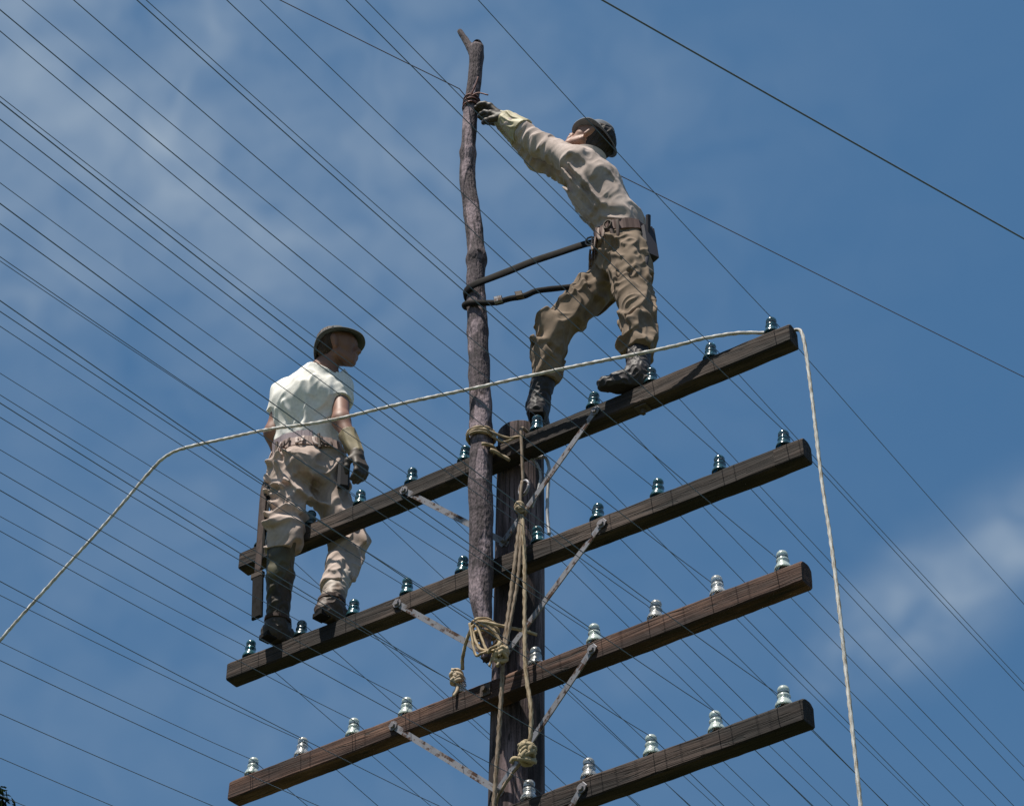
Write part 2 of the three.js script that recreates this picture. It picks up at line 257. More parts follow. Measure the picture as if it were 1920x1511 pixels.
// ------------------------------------------------------------------ telegraph wires, one per insulator, running both ways along the line
const ORD = ['outermost', 'second', 'third', 'fourth', 'innermost'], ARMW = ['top', 'second', 'third', 'lowest'];
{
  const r = rng(7);
  const U = []; for (let u = 0; u < 6; u += 0.25) U.push(u); for (let u = 6; u <= 40; u += 1.7) U.push(u);
  ARMS.forEach((a, k) => PIN_T.forEach((t, i) => {
    const P0 = a.tops[i].clone().addScaledVector(a.a, r() < 0.5 ? 0.021 : -0.021), line = [];
    const sn = 0.185 + (r() - 0.5) * 0.02, sf = 0.245 + (r() - 0.5) * 0.014, j1 = (r() - 0.5) * 0.008, j2 = (r() - 0.5) * 0.006;
    const occupied = k === 0 && i === 8;   // the man sits across this one: no wire on it
    if (occupied) return;
    for (const u of [...U].reverse()) { const ph = -(0.0893 + j2), q = P0.clone().addScaledVector(N3, -u * Math.cos(ph)).addScaledVector(A3, -u * Math.sin(ph)); q.y += -sf * u + 0.0061 * u * u; line.push(q); }
    for (const u of U.slice(1)) { const ph = 0.0954 + j1, q = P0.clone().addScaledVector(N3, u * Math.cos(ph)).addScaledVector(A3, u * Math.sin(ph)); q.y += -sn * u + 0.0062 * u * u; line.push(q); }
    const g = [tube(line, 0.00165, { seg: 260, rad: 5, caps: false })];
    const ring = []; for (let s = 0; s <= 14; s++) { const th = s / 14 * Math.PI * 2; ring.push(a.tops[i].clone().add(new THREE.Vector3(Math.cos(th) * 0.0205, 0, Math.sin(th) * 0.0205))); }
    g.push(tube(ring, 0.0024, { seg: 18, rad: 4, caps: false }));
    const side = i < 5 ? 'right' : 'left', n = i < 5 ? i : 9 - i;
    tag(mesh('telegraph_wire', g, M.wire, scene, a.tops[i].clone()), `dark telegraph wire on the ${ORD[n]} insulator, ${side} half of the ${ARMW[k]} crossarm`, 'wire', 'telegraph wires strung along the pole line');
  }));
}
// the line tied to the top of the rough pole, and the service cable crossing above
const TIE = P(-0.128, 0.125, 10.12);
{
  const line = [];
  for (let u = 45; u > 0; u -= 1.5) { const ph = 21.7 * Math.PI / 180, q = TIE.clone().addScaledVector(N3, -u * Math.cos(ph)).addScaledVector(A3, u * Math.sin(ph)); q.y += -0.045 * u + 0.002 * u * u; line.push(q); }
  line.push(P(-0.115, 0.07, 10.118), P(-0.115, 0.165, 10.122));
  for (let u = 0.6; u < 45; u += 1.2) { const ph = -19.5 * Math.PI / 180, q = P(-0.115, 0.165, 10.122).addScaledVector(N3, u * Math.cos(ph)).addScaledVector(A3, u * Math.sin(ph)); q.y += -0.02 * u + 0.002 * u * u; line.push(q); }
  tag(mesh('line_wire', tube(line, 0.0026, { seg: 500, rad: 6 }), M.copper), 'reddish brown wire tied to the top of the rough pole', 'wire');
  const c1 = new THREE.Vector3(0.602, 14.69, -3.07), c2 = new THREE.Vector3(4.226, 14.41, -5.374), pts = []; for (let s = -12; s <= 14; s++) { const x = s * 0.9; const q = c1.clone().lerp(c2, x); q.y += 0.02 * (x - 0.5) * (x - 0.5) - 0.02; pts.push(q); }
  tag(mesh('service_cable', tube(pts, 0.0075, { seg: 400, rad: 8 }), M.line), 'thick dark cable crossing the upper right sky above the men', 'cable');
}

// ------------------------------------------------------------------ the rough pole lashed in front of the arms
const EX = [[-0.121, 0.12, 10.545], [-0.123, 0.12, 10.532], [-0.130, 0.12, 10.286], [-0.153, 0.115, 10.1], [-0.160, 0.115, 9.864], [-0.168, 0.11, 9.678], [-0.160, 0.11, 9.539], [-0.138, 0.105, 9.362], [-0.108, 0.105, 9.161], [-0.091, 0.105, 9.008], [-0.092, 0.105, 8.831], [-0.076, 0.104, 8.585], [-0.059, 0.104, 8.309], [-0.042, 0.104, 8.043], [-0.033, 0.104, 7.819], [-0.030, 0.106, 7.604], [-0.018, 0.108, 7.362], [-0.012, 0.108, 7.13], [-0.007, 0.106, 6.96], [0.009, 0.1, 6.79], [0.024, 0.1, 6.63]];
const rough = thing('rough_pole', 'crooked bark-covered stick pole with a forked top, lashed upright to the crossarms', 'wooden pole', P(0.02, 0.1, 6.64));
{
  const rr = (s, th, p) => { const base = lerp(0.036, 0.053, smooth(0.0, 0.75, s)) * (1 - 0.6 * smooth(0.9, 1, s) + 0.25 * smooth(0.93, 1, s) * noise.noise(p.y * 30, Math.cos(th) * 2.5, Math.sin(th) * 2.5)), k = (c, w, a) => a * Math.exp(-Math.pow((p.y - c) / w, 2)); return base * (1 + 0.10 * noise.noise(p.y * 2.6, Math.cos(th) * 0.9, Math.sin(th) * 0.9) + 0.11 * noise.noise(p.y * 8, Math.cos(th) * 1.6, Math.sin(th) * 1.6 + 4) + 0.05 * noise.noise(p.y * 22, Math.cos(th) * 3, Math.sin(th) * 3) + k(8.99, 0.035, 0.22) + k(9.76, 0.03, 0.15) + k(10.46, 0.05, 0.12) + k(8.5, 0.02, 0.08)); };
  mesh('trunk', tube(PP(EX), rr, { seg: 220, rad: 22 }), M.bark, rough);
  mesh('fork_branch', tube(PP([[-0.135, 0.12, 10.45], [-0.151, 0.12, 10.516], [-0.194, 0.12, 10.625], [-0.238, 0.13, 10.734]]), (s, th) => lerp(0.026, 0.015, s) * (1 + 0.14 * noise.noise(s * 7, Math.cos(th), Math.sin(th))), { seg: 30, rad: 12 }), M.bark, rough);
  mesh('branch_stub', [tube(PP([[-0.10, 0.12, 8.985], [-0.058, 0.135, 9.0], [-0.046, 0.138, 9.003]]), (s) => 0.022 - 0.008 * s, { seg: 8, rad: 10 })], M.bark, rough);
}
const exAt = (y) => { for (let i = 0; i + 1 < EX.length; i++) if (y <= EX[i][2] && y >= EX[i + 1][2]) { const s = (EX[i][2] - y) / (EX[i][2] - EX[i + 1][2]); return P(lerp(EX[i][0], EX[i + 1][0], s), lerp(EX[i][1], EX[i + 1][1], s), y); } return P(...EX[0]); };
const loop = (y, r, tilt = 0, from = 0, to = 1, wob = 0) => { const c = exAt(y), out = []; for (let s = 0; s <= 20; s++) { const th = lerp(from, to, s / 20) * Math.PI * 2; out.push(c.clone().addScaledVector(A3, Math.cos(th) * r).addScaledVector(N3, Math.sin(th) * r).addScaledVector(UP, Math.sin(th) * tilt + Math.cos(th) * wob)); } return out; };
{ // wrapping wire where the line is tied
  const g = []; for (const [y, tl] of [[10.085, 0.01], [10.1, -0.008], [10.115, 0.006], [10.135, 0.012]]) g.push(tube([...loop(y, 0.043, tl, 0, 0.98, 0.006)], 0.004, { seg: 40, rad: 6 }));
  g.push(tube(PP([[-0.115, 0.16, 10.12], [-0.08, 0.15, 10.13], [-0.03, 0.13, 10.1]]), 0.004, { rad: 6 }), tube(PP([[-0.12, 0.16, 10.13], [-0.09, 0.16, 10.19], [-0.075, 0.16, 10.24]]), 0.0045, { rad: 6 }));
  tag(mesh('tie_wire', g, std(rgb(0.16, 0.07, 0.06), 0.6, { metalness: 0.3 })), 'rusty tie wire wrapped around the rough pole near its top', 'tie wire');
}

// ------------------------------------------------------------------ ropes
const R = 0.009;
const lineOver = [[-5.2, 0.9, 4.2], [-4.2, 0.68, 5.82], [-3.3, 0.5, 7.02], [-2.797, 0.42, 7.594], [-2.53, 0.37, 7.879], [-2.244, 0.33, 8.15], [-2.014, 0.3, 8.384], [-1.911, 0.3, 8.438], [-1.781, 0.3, 8.435], [-1.502, 0.3, 8.370], [-1.194, 0.31, 8.285], [-0.947, 0.315, 8.2], [-0.726, 0.3, 8.15], [-0.367, 0.26, 8.103], [-0.013, 0.175, 8.085], [0.278, 0.14, 8.045], [0.559, 0.12, 7.99], [0.844, 0.10, 7.93], [1.019, 0.07, 7.912], [1.13, 0.042, 7.915], [1.28, 0.015, 7.89], [1.38, -0.03, 7.875], [1.44, -0.058, 7.86], [1.50, -0.07, 7.852], [1.545, -0.064, 7.835], [1.562, -0.06, 7.79], [1.570, -0.06, 7.70], [1.582, -0.055, 7.4], [1.592, -0.05, 7.0], [1.612, -0.045, 6.6], [1.628, -0.03, 6.0], [1.66, 0.0, 4], [1.68, 0.03, 2], [1.68, 0.04, 0.02]];
tag(mesh('hand_line', tube([new THREE.Vector3(-5.1, 0.02, 3.4), ...PP(lineOver)], 0.0078, { rad: 9, twist: 0.16, lay: 0.055, seg: 1600 }), M.rope), 'long pale rope slung past both men, hanging from the right end of the top crossarm', 'rope');
{ // upper lashing
  const g = [tube([...loop(7.86, 0.063, 0.0, 0, 1), ...loop(7.842, 0.064, 0.004, 0, 1), ...loop(7.825, 0.063, 0.01, 0, 0.3)], R * 0.85, { rad: 8, twist: 0.16, tension: 0.5 }),
    tube([...loop(7.765, 0.066, -0.01, 0.6, 0.2 + 1).reverse().slice(2, 14), P(0.045, 0.125, 7.728), P(0.075, 0.085, 7.705), P(0.1, 0.06, 7.685)], R * 0.9, { rad: 8, twist: 0.16 }),
    tube([P(0.01, 0.15, 7.85), P(0.05, 0.11, 7.83), P(0.09, 0.07, 7.812), P(0.135, 0.055, 7.806), P(0.17, 0.05, 7.80)], R * 0.7, { rad: 7, twist: 0.16 }), tube([P(0.035, 0.11, 7.82), P(0.07, 0.08, 7.79), P(0.11, 0.06, 7.80), P(0.15, 0.05, 7.815)], R * 0.7, { rad: 7, twist: 0.16 })];
  tag(mesh('lashing_rope', g, M.ropeTan), 'tan rope lashing the rough pole to the top crossarm', 'rope');
}
function knot(c, size, seed, turns = 4) { // a bunched knot of rope
  const r = rng(seed), g = []; size *= 0.68; turns += 2;
  for (let k = 0; k < turns; k++) {
    const ax = new THREE.Vector3(r() - 0.5, (r() - 0.5) * 1.4, r() - 0.5).normalize(), e1 = new THREE.Vector3().crossVectors(ax, new THREE.Vector3(0.3, 0.9, 0.2)).normalize(), e2 = new THREE.Vector3().crossVectors(ax, e1), o = c.clone().addScaledVector(UP, (k / (turns - 1) - 0.5) * size * 1.1), pts = [];
    for (let s = 0; s <= 14; s++) { const th = s / 14 * Math.PI * 2.1 + r() * 0.1; pts.push(o.clone().addScaledVector(e1, Math.cos(th) * size * 0.62).addScaledVector(e2, Math.sin(th) * size * 0.55).addScaledVector(ax, (s / 14 - 0.5) * size * 0.3)); }
    g.push(tube(pts, R * 1.12, { seg: 50, rad: 8, twist: 0.14 }));
  }
  return g;
}
{ // lower lashing, with a hanging tail knotted to the insulator
  const g = [tube([...loop(6.79, 0.058, 0.004, 0.35, 1.25), P(0.06, 0.175, 6.768), P(0.115, 0.14, 6.75), P(0.17, 0.03, 6.76), P(0.19, -0.03, 6.765)], R * 0.8, { rad: 8, twist: 0.16 }),
    tube([...loop(6.772, 0.058, 0.0, 0.5, 1.2), P(0.053, 0.17, 6.765), P(0.095, 0.155, 6.725), P(0.12, 0.135, 6.665), P(0.122, 0.125, 6.62)], R * 0.95, { rad: 8, twist: 0.16 }),
    tube(PP([[0.0, 0.15, 6.79], [-0.03, 0.14, 6.785], [-0.072, 0.12, 6.745], [-0.112, 0.09, 6.69], [-0.13, 0.065, 6.655]]), R * 0.85, { rad: 8, twist: 0.16 })];
  { const r = rng(404); for (let k = 0; k < 3; k++) { const a = P(-0.03 + 0.05 * r(), 0.15 + 0.03 * r(), 6.79 - 0.02 * r()), e = P(0.08 + 0.07 * r(), 0.13 + 0.03 * r(), 6.70 - 0.12 * r()), d = 0.05 + 0.09 * r(); g.push(tube([a, a.clone().lerp(e, 0.35).add(new THREE.Vector3((r() - 0.5) * 0.05, -d, 0.02)), a.clone().lerp(e, 0.7).add(new THREE.Vector3((r() - 0.5) * 0.06, -d * 0.6, 0.03)), e, e.clone().add(new THREE.Vector3((r() - 0.5) * 0.06, -0.03 - 0.05 * r(), 0.01))], R * (0.6 + 0.3 * r()), { rad: 8, twist: 0.16 })); }
    for (const [y, tl] of [[6.80, 0.012], [6.758, -0.008], [6.742, 0.01]]) g.push(tube(loop(y, 0.055, tl, 0.3, 1.28), R * 0.75, { rad: 8, twist: 0.16 })); }
  tag(mesh('lashing_rope', g, std(rgb(0.48, 0.38, 0.25), 0.9, { map: dirtTex })), 'pale tan rope tied around the foot of the rough pole above the third crossarm', 'rope');
  const kp = ARMS[2].tops[5].clone().addScaledVector(N3, 0.03).addScaledVector(UP, 0.01);
  tag(mesh('rope_knot', [...knot(kp, 0.055, 3, 4), tube([kp.clone(), kp.clone().add(new THREE.Vector3(0.005, -0.07, 0.02)), kp.clone().add(new THREE.Vector3(-0.01, -0.11, 0.03))], R * 0.8, { rad: 8 })], std(rgb(0.50, 0.40, 0.29), 0.9)), 'pale knotted rope end sitting on an insulator left of the rough pole foot', 'knot');
}
{ // the hoisting tackle on the face of the pole
  const tk = thing('hoisting_tackle', 'hoisting tackle of ropes, ring and knots hanging down the front of the telegraph pole', 'rope tackle', P(0.17, 0.06, 7.5));
  mesh('strap', tube(PP([[0.155, 0.0, 7.86], [0.157, 0.052, 7.845], [0.168, 0.062, 7.72], [0.172, 0.06, 7.6], [0.174, 0.058, 7.53]]), 0.009, { rad: 8, flat: [1, 0.8] }), M.ropeGrey, tk);
  const ring = []; for (let s = 0; s <= 26; s++) { const th = s / 26 * Math.PI * 2; ring.push(P(0.182 + Math.cos(th) * 0.031, 0.062 + 0.008 * Math.cos(th), 7.492 + Math.sin(th) * 0.036)); }
  mesh('ring', tube(ring, 0.0075, { seg: 40, rad: 8 }), M.steel, tk);
  mesh('hook', tube(PP([[0.180, 0.072, 7.525], [0.178, 0.08, 7.46], [0.178, 0.078, 7.38], [0.188, 0.075, 7.325], [0.208, 0.078, 7.34], [0.21, 0.08, 7.36]]), 0.0075, { rad: 8 }), M.ropeGrey, tk);
  const T = { rad: 8, twist: 0.16 };
  mesh('rope_fall', tube(PP([[0.178, 0.08, 7.34], [0.178, 0.085, 7.28], [0.166, 0.1, 7.065], [0.145, 0.11, 6.822], [0.13, 0.12, 6.64], [0.118, 0.115, 6.437], [0.095, 0.105, 6.142], [0.078, 0.1, 5.926], [0.05, 0.1, 5.4], [0.03, 0.1, 4.2], [0.02, 0.1, 1.2]]), R * 1.05, T), M.ropeGrey, tk);
  mesh('rope_fall', tube(PP([[0.182, 0.09, 7.33], [0.19, 0.09, 7.25], [0.186, 0.1, 7.0], [0.165, 0.115, 6.8], [0.14, 0.12, 6.64]]), R * 0.85, T), M.ropeGrey, tk);
  mesh('rope_fall', tube(PP([[0.188, 0.08, 7.33], [0.2, 0.09, 7.25], [0.215, 0.095, 7.046], [0.226, 0.105, 6.709], [0.236, 0.108, 6.497], [0.262, 0.105, 6.309], [0.257, 0.1, 6.187], [0.248, 0.095, 6.16]]), R, T), M.ropeTan, tk);
  mesh('knot', knot(P(0.125, 0.135, 6.612), 0.062, 11, 6), std(rgb(0.44, 0.345, 0.22), 0.9), tk);
  mesh('knot', knot(P(0.182, 0.092, 7.365), 0.035, 21, 4), M.ropeTan, tk);
  mesh('knot', [...knot(P(0.240, 0.095, 6.115), 0.075, 31, 7), tube(PP([[0.2, 0.1, 6.1], [0.175, 0.105, 6.105], [0.162, 0.105, 6.09]]), R, T)], std(rgb(0.40, 0.32, 0.20), 0.9), tk);
  mesh('tail', tube(PP([[0.215, 0.095, 6.09], [0.172, 0.09, 6.06], [0.12, 0.08, 6.02], [0.079, 0.07, 5.985], [0.05, 0.05, 5.96]]), R * 0.8, T), M.ropeGrey, tk);
}
{ // guy strand around the pole under the top arm
  const g = [tube(PP([[0.09, -0.06, 7.78], [0.146, -0.09, 7.775], [0.205, -0.07, 7.735], [0.24, -0.05, 7.64], [0.236, -0.045, 7.5], [0.232, -0.05, 7.38], [0.242, -0.05, 7.28]]), 0.008, { rad: 8, twist: 0.1 }), tube(PP([[0.13, -0.04, 7.755], [0.18, -0.04, 7.69], [0.20, -0.04, 7.61], [0.185, -0.035, 7.52], [0.16, -0.03, 7.45]]), 0.0065, { rad: 8, twist: 0.1 }), tube(PP([[0.15, -0.03, 7.46], [0.2, -0.04, 7.54], [0.235, -0.05, 7.63]]), 0.0065, { rad: 8 })];
  tag(mesh('steel_strand', g, std(rgb(0.42, 0.42, 0.43), 0.5, { metalness: 0.3 })), 'grey steel strand looped on the right side of the telegraph pole under the top crossarm', 'steel strand');
}

// ------------------------------------------------------------------ people: bodies and clothes as distance fields, meshed with surface nets
// a bone: [a, b, ra, rb]; distance to the tapered capsule
function fieldOf(bones, k = 0.03) {
  const list = bones.map(([a, b, ra, rb]) => { const d = b.clone().sub(a); return [a.x, a.y, a.z, d.x, d.y, d.z, Math.max(1e-9, d.dot(d)), ra, rb]; });
  return (x, y, z) => {
    let f = 9;
    for (let i = 0; i < list.length; i++) {
      const [ax, ay, az, dx, dy, dz, dd, ra, rb] = list[i], px = x - ax, py = y - ay, pz = z - az;
      let h = (px * dx + py * dy + pz * dz) / dd; h = h < 0 ? 0 : h > 1 ? 1 : h;
      const ex = px - dx * h, ey = py - dy * h, ez = pz - dz * h, d = Math.sqrt(ex * ex + ey * ey + ez * ez) - ra - (rb - ra) * h;
      if (d - f > k) continue; if (f - d > k) { f = d; continue; }
      const m = k - Math.abs(d - f); f = Math.min(d, f) - m * m / (4 * k);
    }
    return f;
  };
}
const bbox = (bones, pad) => { const b = new THREE.Box3(); for (const [a, c, ra, rb] of bones) { b.expandByPoint(a.clone().subScalar(ra)).expandByPoint(a.clone().addScalar(ra)).expandByPoint(c.clone().subScalar(rb)).expandByPoint(c.clone().addScalar(rb)); } return b.expandByScalar(pad); };
function surfaceNets(f, bb, h, colorFn) {
  const nx = Math.ceil((bb.max.x - bb.min.x) / h) + 2, ny = Math.ceil((bb.max.y - bb.min.y) / h) + 2, nz = Math.ceil((bb.max.z - bb.min.z) / h) + 2, X0 = bb.min.x - h / 2, Y0 = bb.min.y - h / 2, Z0 = bb.min.z - h / 2;
  const V = new Float32Array(nx * ny * nz), id = (i, j, k) => i + nx * (j + ny * k), B = 6;
  for (let k0 = 0; k0 < nz; k0 += B) for (let j0 = 0; j0 < ny; j0 += B) for (let i0 = 0; i0 < nx; i0 += B) {
    const c = f(X0 + (i0 + B / 2) * h, Y0 + (j0 + B / 2) * h, Z0 + (k0 + B / 2) * h), far = Math.abs(c) > B * h * 1.0 + 0.05;
    for (let k = k0; k < Math.min(nz, k0 + B); k++) for (let j = j0; j < Math.min(ny, j0 + B); j++) for (let i = i0; i < Math.min(nx, i0 + B); i++) V[id(i, j, k)] = far ? c : f(X0 + i * h, Y0 + j * h, Z0 + k * h);
  }
  const vi = new Int32Array(nx * ny * nz).fill(-1), pos = [], idx = [];
  const E = [[0, 1], [0, 2], [0, 4], [1, 3], [1, 5], [2, 3], [2, 6], [3, 7], [4, 5], [4, 6], [5, 7], [6, 7]], C = [...Array(8)].map((_, c) => [c & 1, (c >> 1) & 1, c >> 2]);
  const v = new Float64Array(8);
  for (let k = 0; k < nz - 1; k++) for (let j = 0; j < ny - 1; j++) for (let i = 0; i < nx - 1; i++) {
    let m = 0; for (let c = 0; c < 8; c++) { v[c] = V[id(i + C[c][0], j + C[c][1], k + C[c][2])]; if (v[c] < 0) m |= 1 << c; }
    if (m === 0 || m === 255) continue;
    let n = 0, sx = 0, sy = 0, sz = 0;
    for (const [a, b] of E) { if ((v[a] < 0) === (v[b] < 0)) continue; const t = v[a] / (v[a] - v[b]); sx += C[a][0] + (C[b][0] - C[a][0]) * t; sy += C[a][1] + (C[b][1] - C[a][1]) * t; sz += C[a][2] + (C[b][2] - C[a][2]) * t; n++; }
    vi[id(i, j, k)] = pos.length / 3; pos.push(X0 + (i + sx / n) * h, Y0 + (j + sy / n) * h, Z0 + (k + sz / n) * h);
  }
  const quad = (a, b, c, d, flip) => { if (a < 0 || b < 0 || c < 0 || d < 0) return; flip ? idx.push(a, c, b, a, d, c) : idx.push(a, b, c, a, c, d); };
  for (let k = 1; k < nz - 1; k++) for (let j = 1; j < ny - 1; j++) for (let i = 1; i < nx - 1; i++) {
    const s = V[id(i, j, k)] < 0;
    if (s !== V[id(i + 1, j, k)] < 0) quad(vi[id(i, j - 1, k - 1)], vi[id(i, j, k - 1)], vi[id(i, j, k)], vi[id(i, j - 1, k)], !s);
    if (s !== V[id(i, j + 1, k)] < 0) quad(vi[id(i - 1, j, k - 1)], vi[id(i - 1, j, k)], vi[id(i, j, k)], vi[id(i, j, k - 1)], !s);
    if (s !== V[id(i, j, k + 1)] < 0) quad(vi[id(i - 1, j - 1, k)], vi[id(i, j - 1, k)], vi[id(i, j, k)], vi[id(i - 1, j, k)], !s);
  }
  const nrm = [], col = [], e = h * 0.6;
  for (let i = 0; i < pos.length; i += 3) {
    let x = pos[i], y = pos[i + 1], z = pos[i + 2], gx, gy, gz, l;
    for (let it = 0; it < 2; it++) { gx = f(x + e, y, z) - f(x - e, y, z); gy = f(x, y + e, z) - f(x, y - e, z); gz = f(x, y, z + e) - f(x, y, z - e); l = Math.hypot(gx, gy, gz) || 1; gx /= l; gy /= l; gz /= l; const d = clamp(f(x, y, z) * clamp(2 * e / l, 0.3, 1.2), -h * 0.5, h * 0.5); if (it === 0) { x -= gx * d * 0.8; y -= gy * d * 0.8; z -= gz * d * 0.8; } }
    pos[i] = x; pos[i + 1] = y; pos[i + 2] = z; nrm.push(gx, gy, gz);
    if (colorFn) { const c = colorFn(x, y, z, gx, gy, gz); col.push(c[0], c[1], c[2]); }
  }
  const g = new THREE.BufferGeometry(); g.setAttribute('position', new THREE.Float32BufferAttribute(pos, 3)); g.setAttribute('normal', new THREE.Float32BufferAttribute(nrm, 3));
  if (colorFn) g.setAttribute('color', new THREE.Float32BufferAttribute(col, 3)); g.setIndex(idx); return g;
}
// cloth: creases are lines across the cloth (t, y) on the side given by q; folds are noisy ridges in a direction
const tqy = (x, y, z) => [CA * x + SA * z, -SA * x + CA * z - OFF, y];
function creaseFn(creases) {
  return (x, y, z) => {
    const t = CA * x + SA * z, q = -SA * x + CA * z - OFF; let s = 0;
    for (const [pts, amp, w, q0 = -9] of creases) {
      if (q < q0) continue; let best = 9;
      for (let i = 0; i + 1 < pts.length; i++) { const [ax, ay] = pts[i], [bx, by] = pts[i + 1], dx = bx - ax, dy = by - ay, h = clamp(((t - ax) * dx + (y - ay) * dy) / (dx * dx + dy * dy), 0, 1), d = Math.hypot(t - ax - dx * h, y - ay - dy * h); if (d < best) best = d; }
      s += amp * Math.exp(-(best / w) * (best / w)) * smooth(q0, q0 + 0.05, q);
    }
    return s;
  };
}
const ridge = (n) => 1.25 * Math.exp(-n * n / 0.16);
// folds running along direction d (world), spaced about "gap" apart, "amp" deep
function foldFn(d, gap, amp, seed, warp = 1) {
  const e1 = new THREE.Vector3(0.37, 0.21, 0.9).cross(d).normalize(), e2 = new THREE.Vector3().crossVectors(d, e1);
  return (x, y, z) => {
    const w = warp * 0.5 * noise.noise(x * 7 + seed, y * 7, z * 7), a = (x * d.x + y * d.y + z * d.z) / gap * 0.28, b = (x * e1.x + y * e1.y + z * e1.z) / gap + w, c = (x * e2.x + y * e2.y + z * e2.z) / gap + w;
    return amp * (ridge(1.5 * noise.noise(a + seed * 3.1, b, c)) - 0.7);
  };
}
const skinColor = (base, seed) => (x, y, z) => { const n = 1 + 0.16 * fbm(x * 18 + seed, y * 18, z * 18, 3); return [base[0] * n, base[1] * n, base[2] * n]; };
const clothColor = (base, dirty, seed, amt = 0.5) => (x, y, z) => { const n = clamp(0.35 + fbm(x * 5 + seed, y * 5, z * 5, 4) * 1.7 + Math.max(0, fbm(x * 16, y * 16 + seed, z * 16, 3) - 0.12) * 2.2, 0, 1.25) * amt, f = 1 + 0.12 * noise.noise(x * 70, y * 70, z * 70 + seed) + 0.08 * noise.noise(x * 150 + seed, y * 150, z * 150); return base.map((b, i) => lerp(b, dirty[i], n) * f); };
const vmat = (rough, o = {}) => new THREE.MeshStandardMaterial({ color: 0xffffff, vertexColors: true, roughness: rough, ...o });
const SKINM = vmat(0.55), CLOTH = vmat(0.95), LEATHER = vmat(0.6), FELT = vmat(0.92);
// a hand's bones: wrist w, direction of the fingers d, back of the hand b (unit vectors), side s of the thumb (+1/-1), curl in radians per knuckle
function handBones(w, d, b, s, curl = 0.6, grow = 0, spread = 0.12) {
  const side = new THREE.Vector3().crossVectors(d, b).multiplyScalar(s).normalize(), pt = (f, l, h) => w.clone().addScaledVector(d, f).addScaledVector(side, l).addScaledVector(b, h), out = [];
  for (const l of [0.027, 0.009, -0.009, -0.026]) out.push([pt(0.005, l * 0.6, 0), pt(0.085, l, 0), 0.0145 + grow, 0.0125 + grow]);
  const len = [0.040, 0.046, 0.042, 0.032];
  [0.029, 0.0095, -0.0105, -0.0295].forEach((l, i) => {
    let p = pt(0.09, l, 0.001), a = curl * 0.55 + i * 0.05, L = len[i];
    for (let k = 0; k < 3; k++) { const sp = spread * (0.5 - i / 3), v = d.clone().multiplyScalar(Math.cos(a)).addScaledVector(b, -Math.sin(a)).addScaledVector(side, sp * Math.cos(a)).normalize(), q = p.clone().addScaledVector(v, L), r = 0.0092 - k * 0.0007 + grow; out.push([p, q, r, r - 0.0006]); p = q; a += curl * (k ? 0.8 : 1.1); L *= 0.68; }
  });
  let p = pt(0.022, 0.022, -0.004); const v1 = d.clone().multiplyScalar(0.62).addScaledVector(side, 0.62).addScaledVector(b, -0.42).normalize(), v2 = d.clone().multiplyScalar(0.86).addScaledVector(side, 0.12).addScaledVector(b, -0.5).normalize(), v3 = d.clone().multiplyScalar(0.8).addScaledVector(side, -0.25).addScaledVector(b, -0.55).normalize();
  for (const [v, L, r] of [[v1, 0.045, 0.0145], [v2, 0.034, 0.0115], [v3, 0.027, 0.0105]]) { const q = p.clone().addScaledVector(v, L); out.push([p, q, r + grow, r - 0.001 + grow]); p = q; }
  return out;
}
// head: c centre, f where the face looks, u its up
function headBones(c, f, u) {
  const s = new THREE.Vector3().crossVectors(f, u).normalize(), pt = (a, b, d) => c.clone().addScaledVector(f, a).addScaledVector(u, b).addScaledVector(s, d), o = [];
  o.push([pt(-0.022, 0.028, 0.010), pt(-0.022, 0.028, -0.010), 0.078, 0.078], [pt(0.030, 0.022, 0.006), pt(0.030, 0.022, -0.006), 0.066, 0.066]); // skull, forehead
  o.push([pt(0.042, -0.02, 0.022), pt(0.048, -0.062, 0.012), 0.040, 0.030], [pt(0.042, -0.02, -0.022), pt(0.048, -0.062, -0.012), 0.040, 0.030]); // cheeks
  o.push([pt(0.010, -0.055, 0.046), pt(0.066, -0.09, 0.010), 0.022, 0.018], [pt(0.010, -0.055, -0.046), pt(0.066, -0.09, -0.010), 0.022, 0.018], [pt(0.074, -0.088, 0.006), pt(0.074, -0.088, -0.006), 0.017, 0.017]); // jaw, chin
  o.push([pt(0.088, 0.006, 0), pt(0.110, -0.030, 0), 0.007, 0.012], [pt(0.098, -0.036, 0.011), pt(0.098, -0.036, -0.011), 0.008, 0.008]); // nose
  o.push([pt(0.080, 0.020, 0.036), pt(0.086, 0.022, 0.012), 0.011, 0.011], [pt(0.080, 0.020, -0.036), pt(0.086, 0.022, -0.012), 0.011, 0.011]); // brow
  o.push([pt(0.087, -0.055, 0.018), pt(0.092, -0.055, -0.018), 0.0075, 0.0075], [pt(0.085, -0.066, 0.014), pt(0.089, -0.066, -0.014), 0.0085, 0.0085]); // lips
  for (const k of [1, -1]) o.push([pt(-0.006, 0.014, 0.082 * k), pt(0.002, -0.028, 0.078 * k), 0.014, 0.010]); // ears
  return { bones: o, pt, s };
}
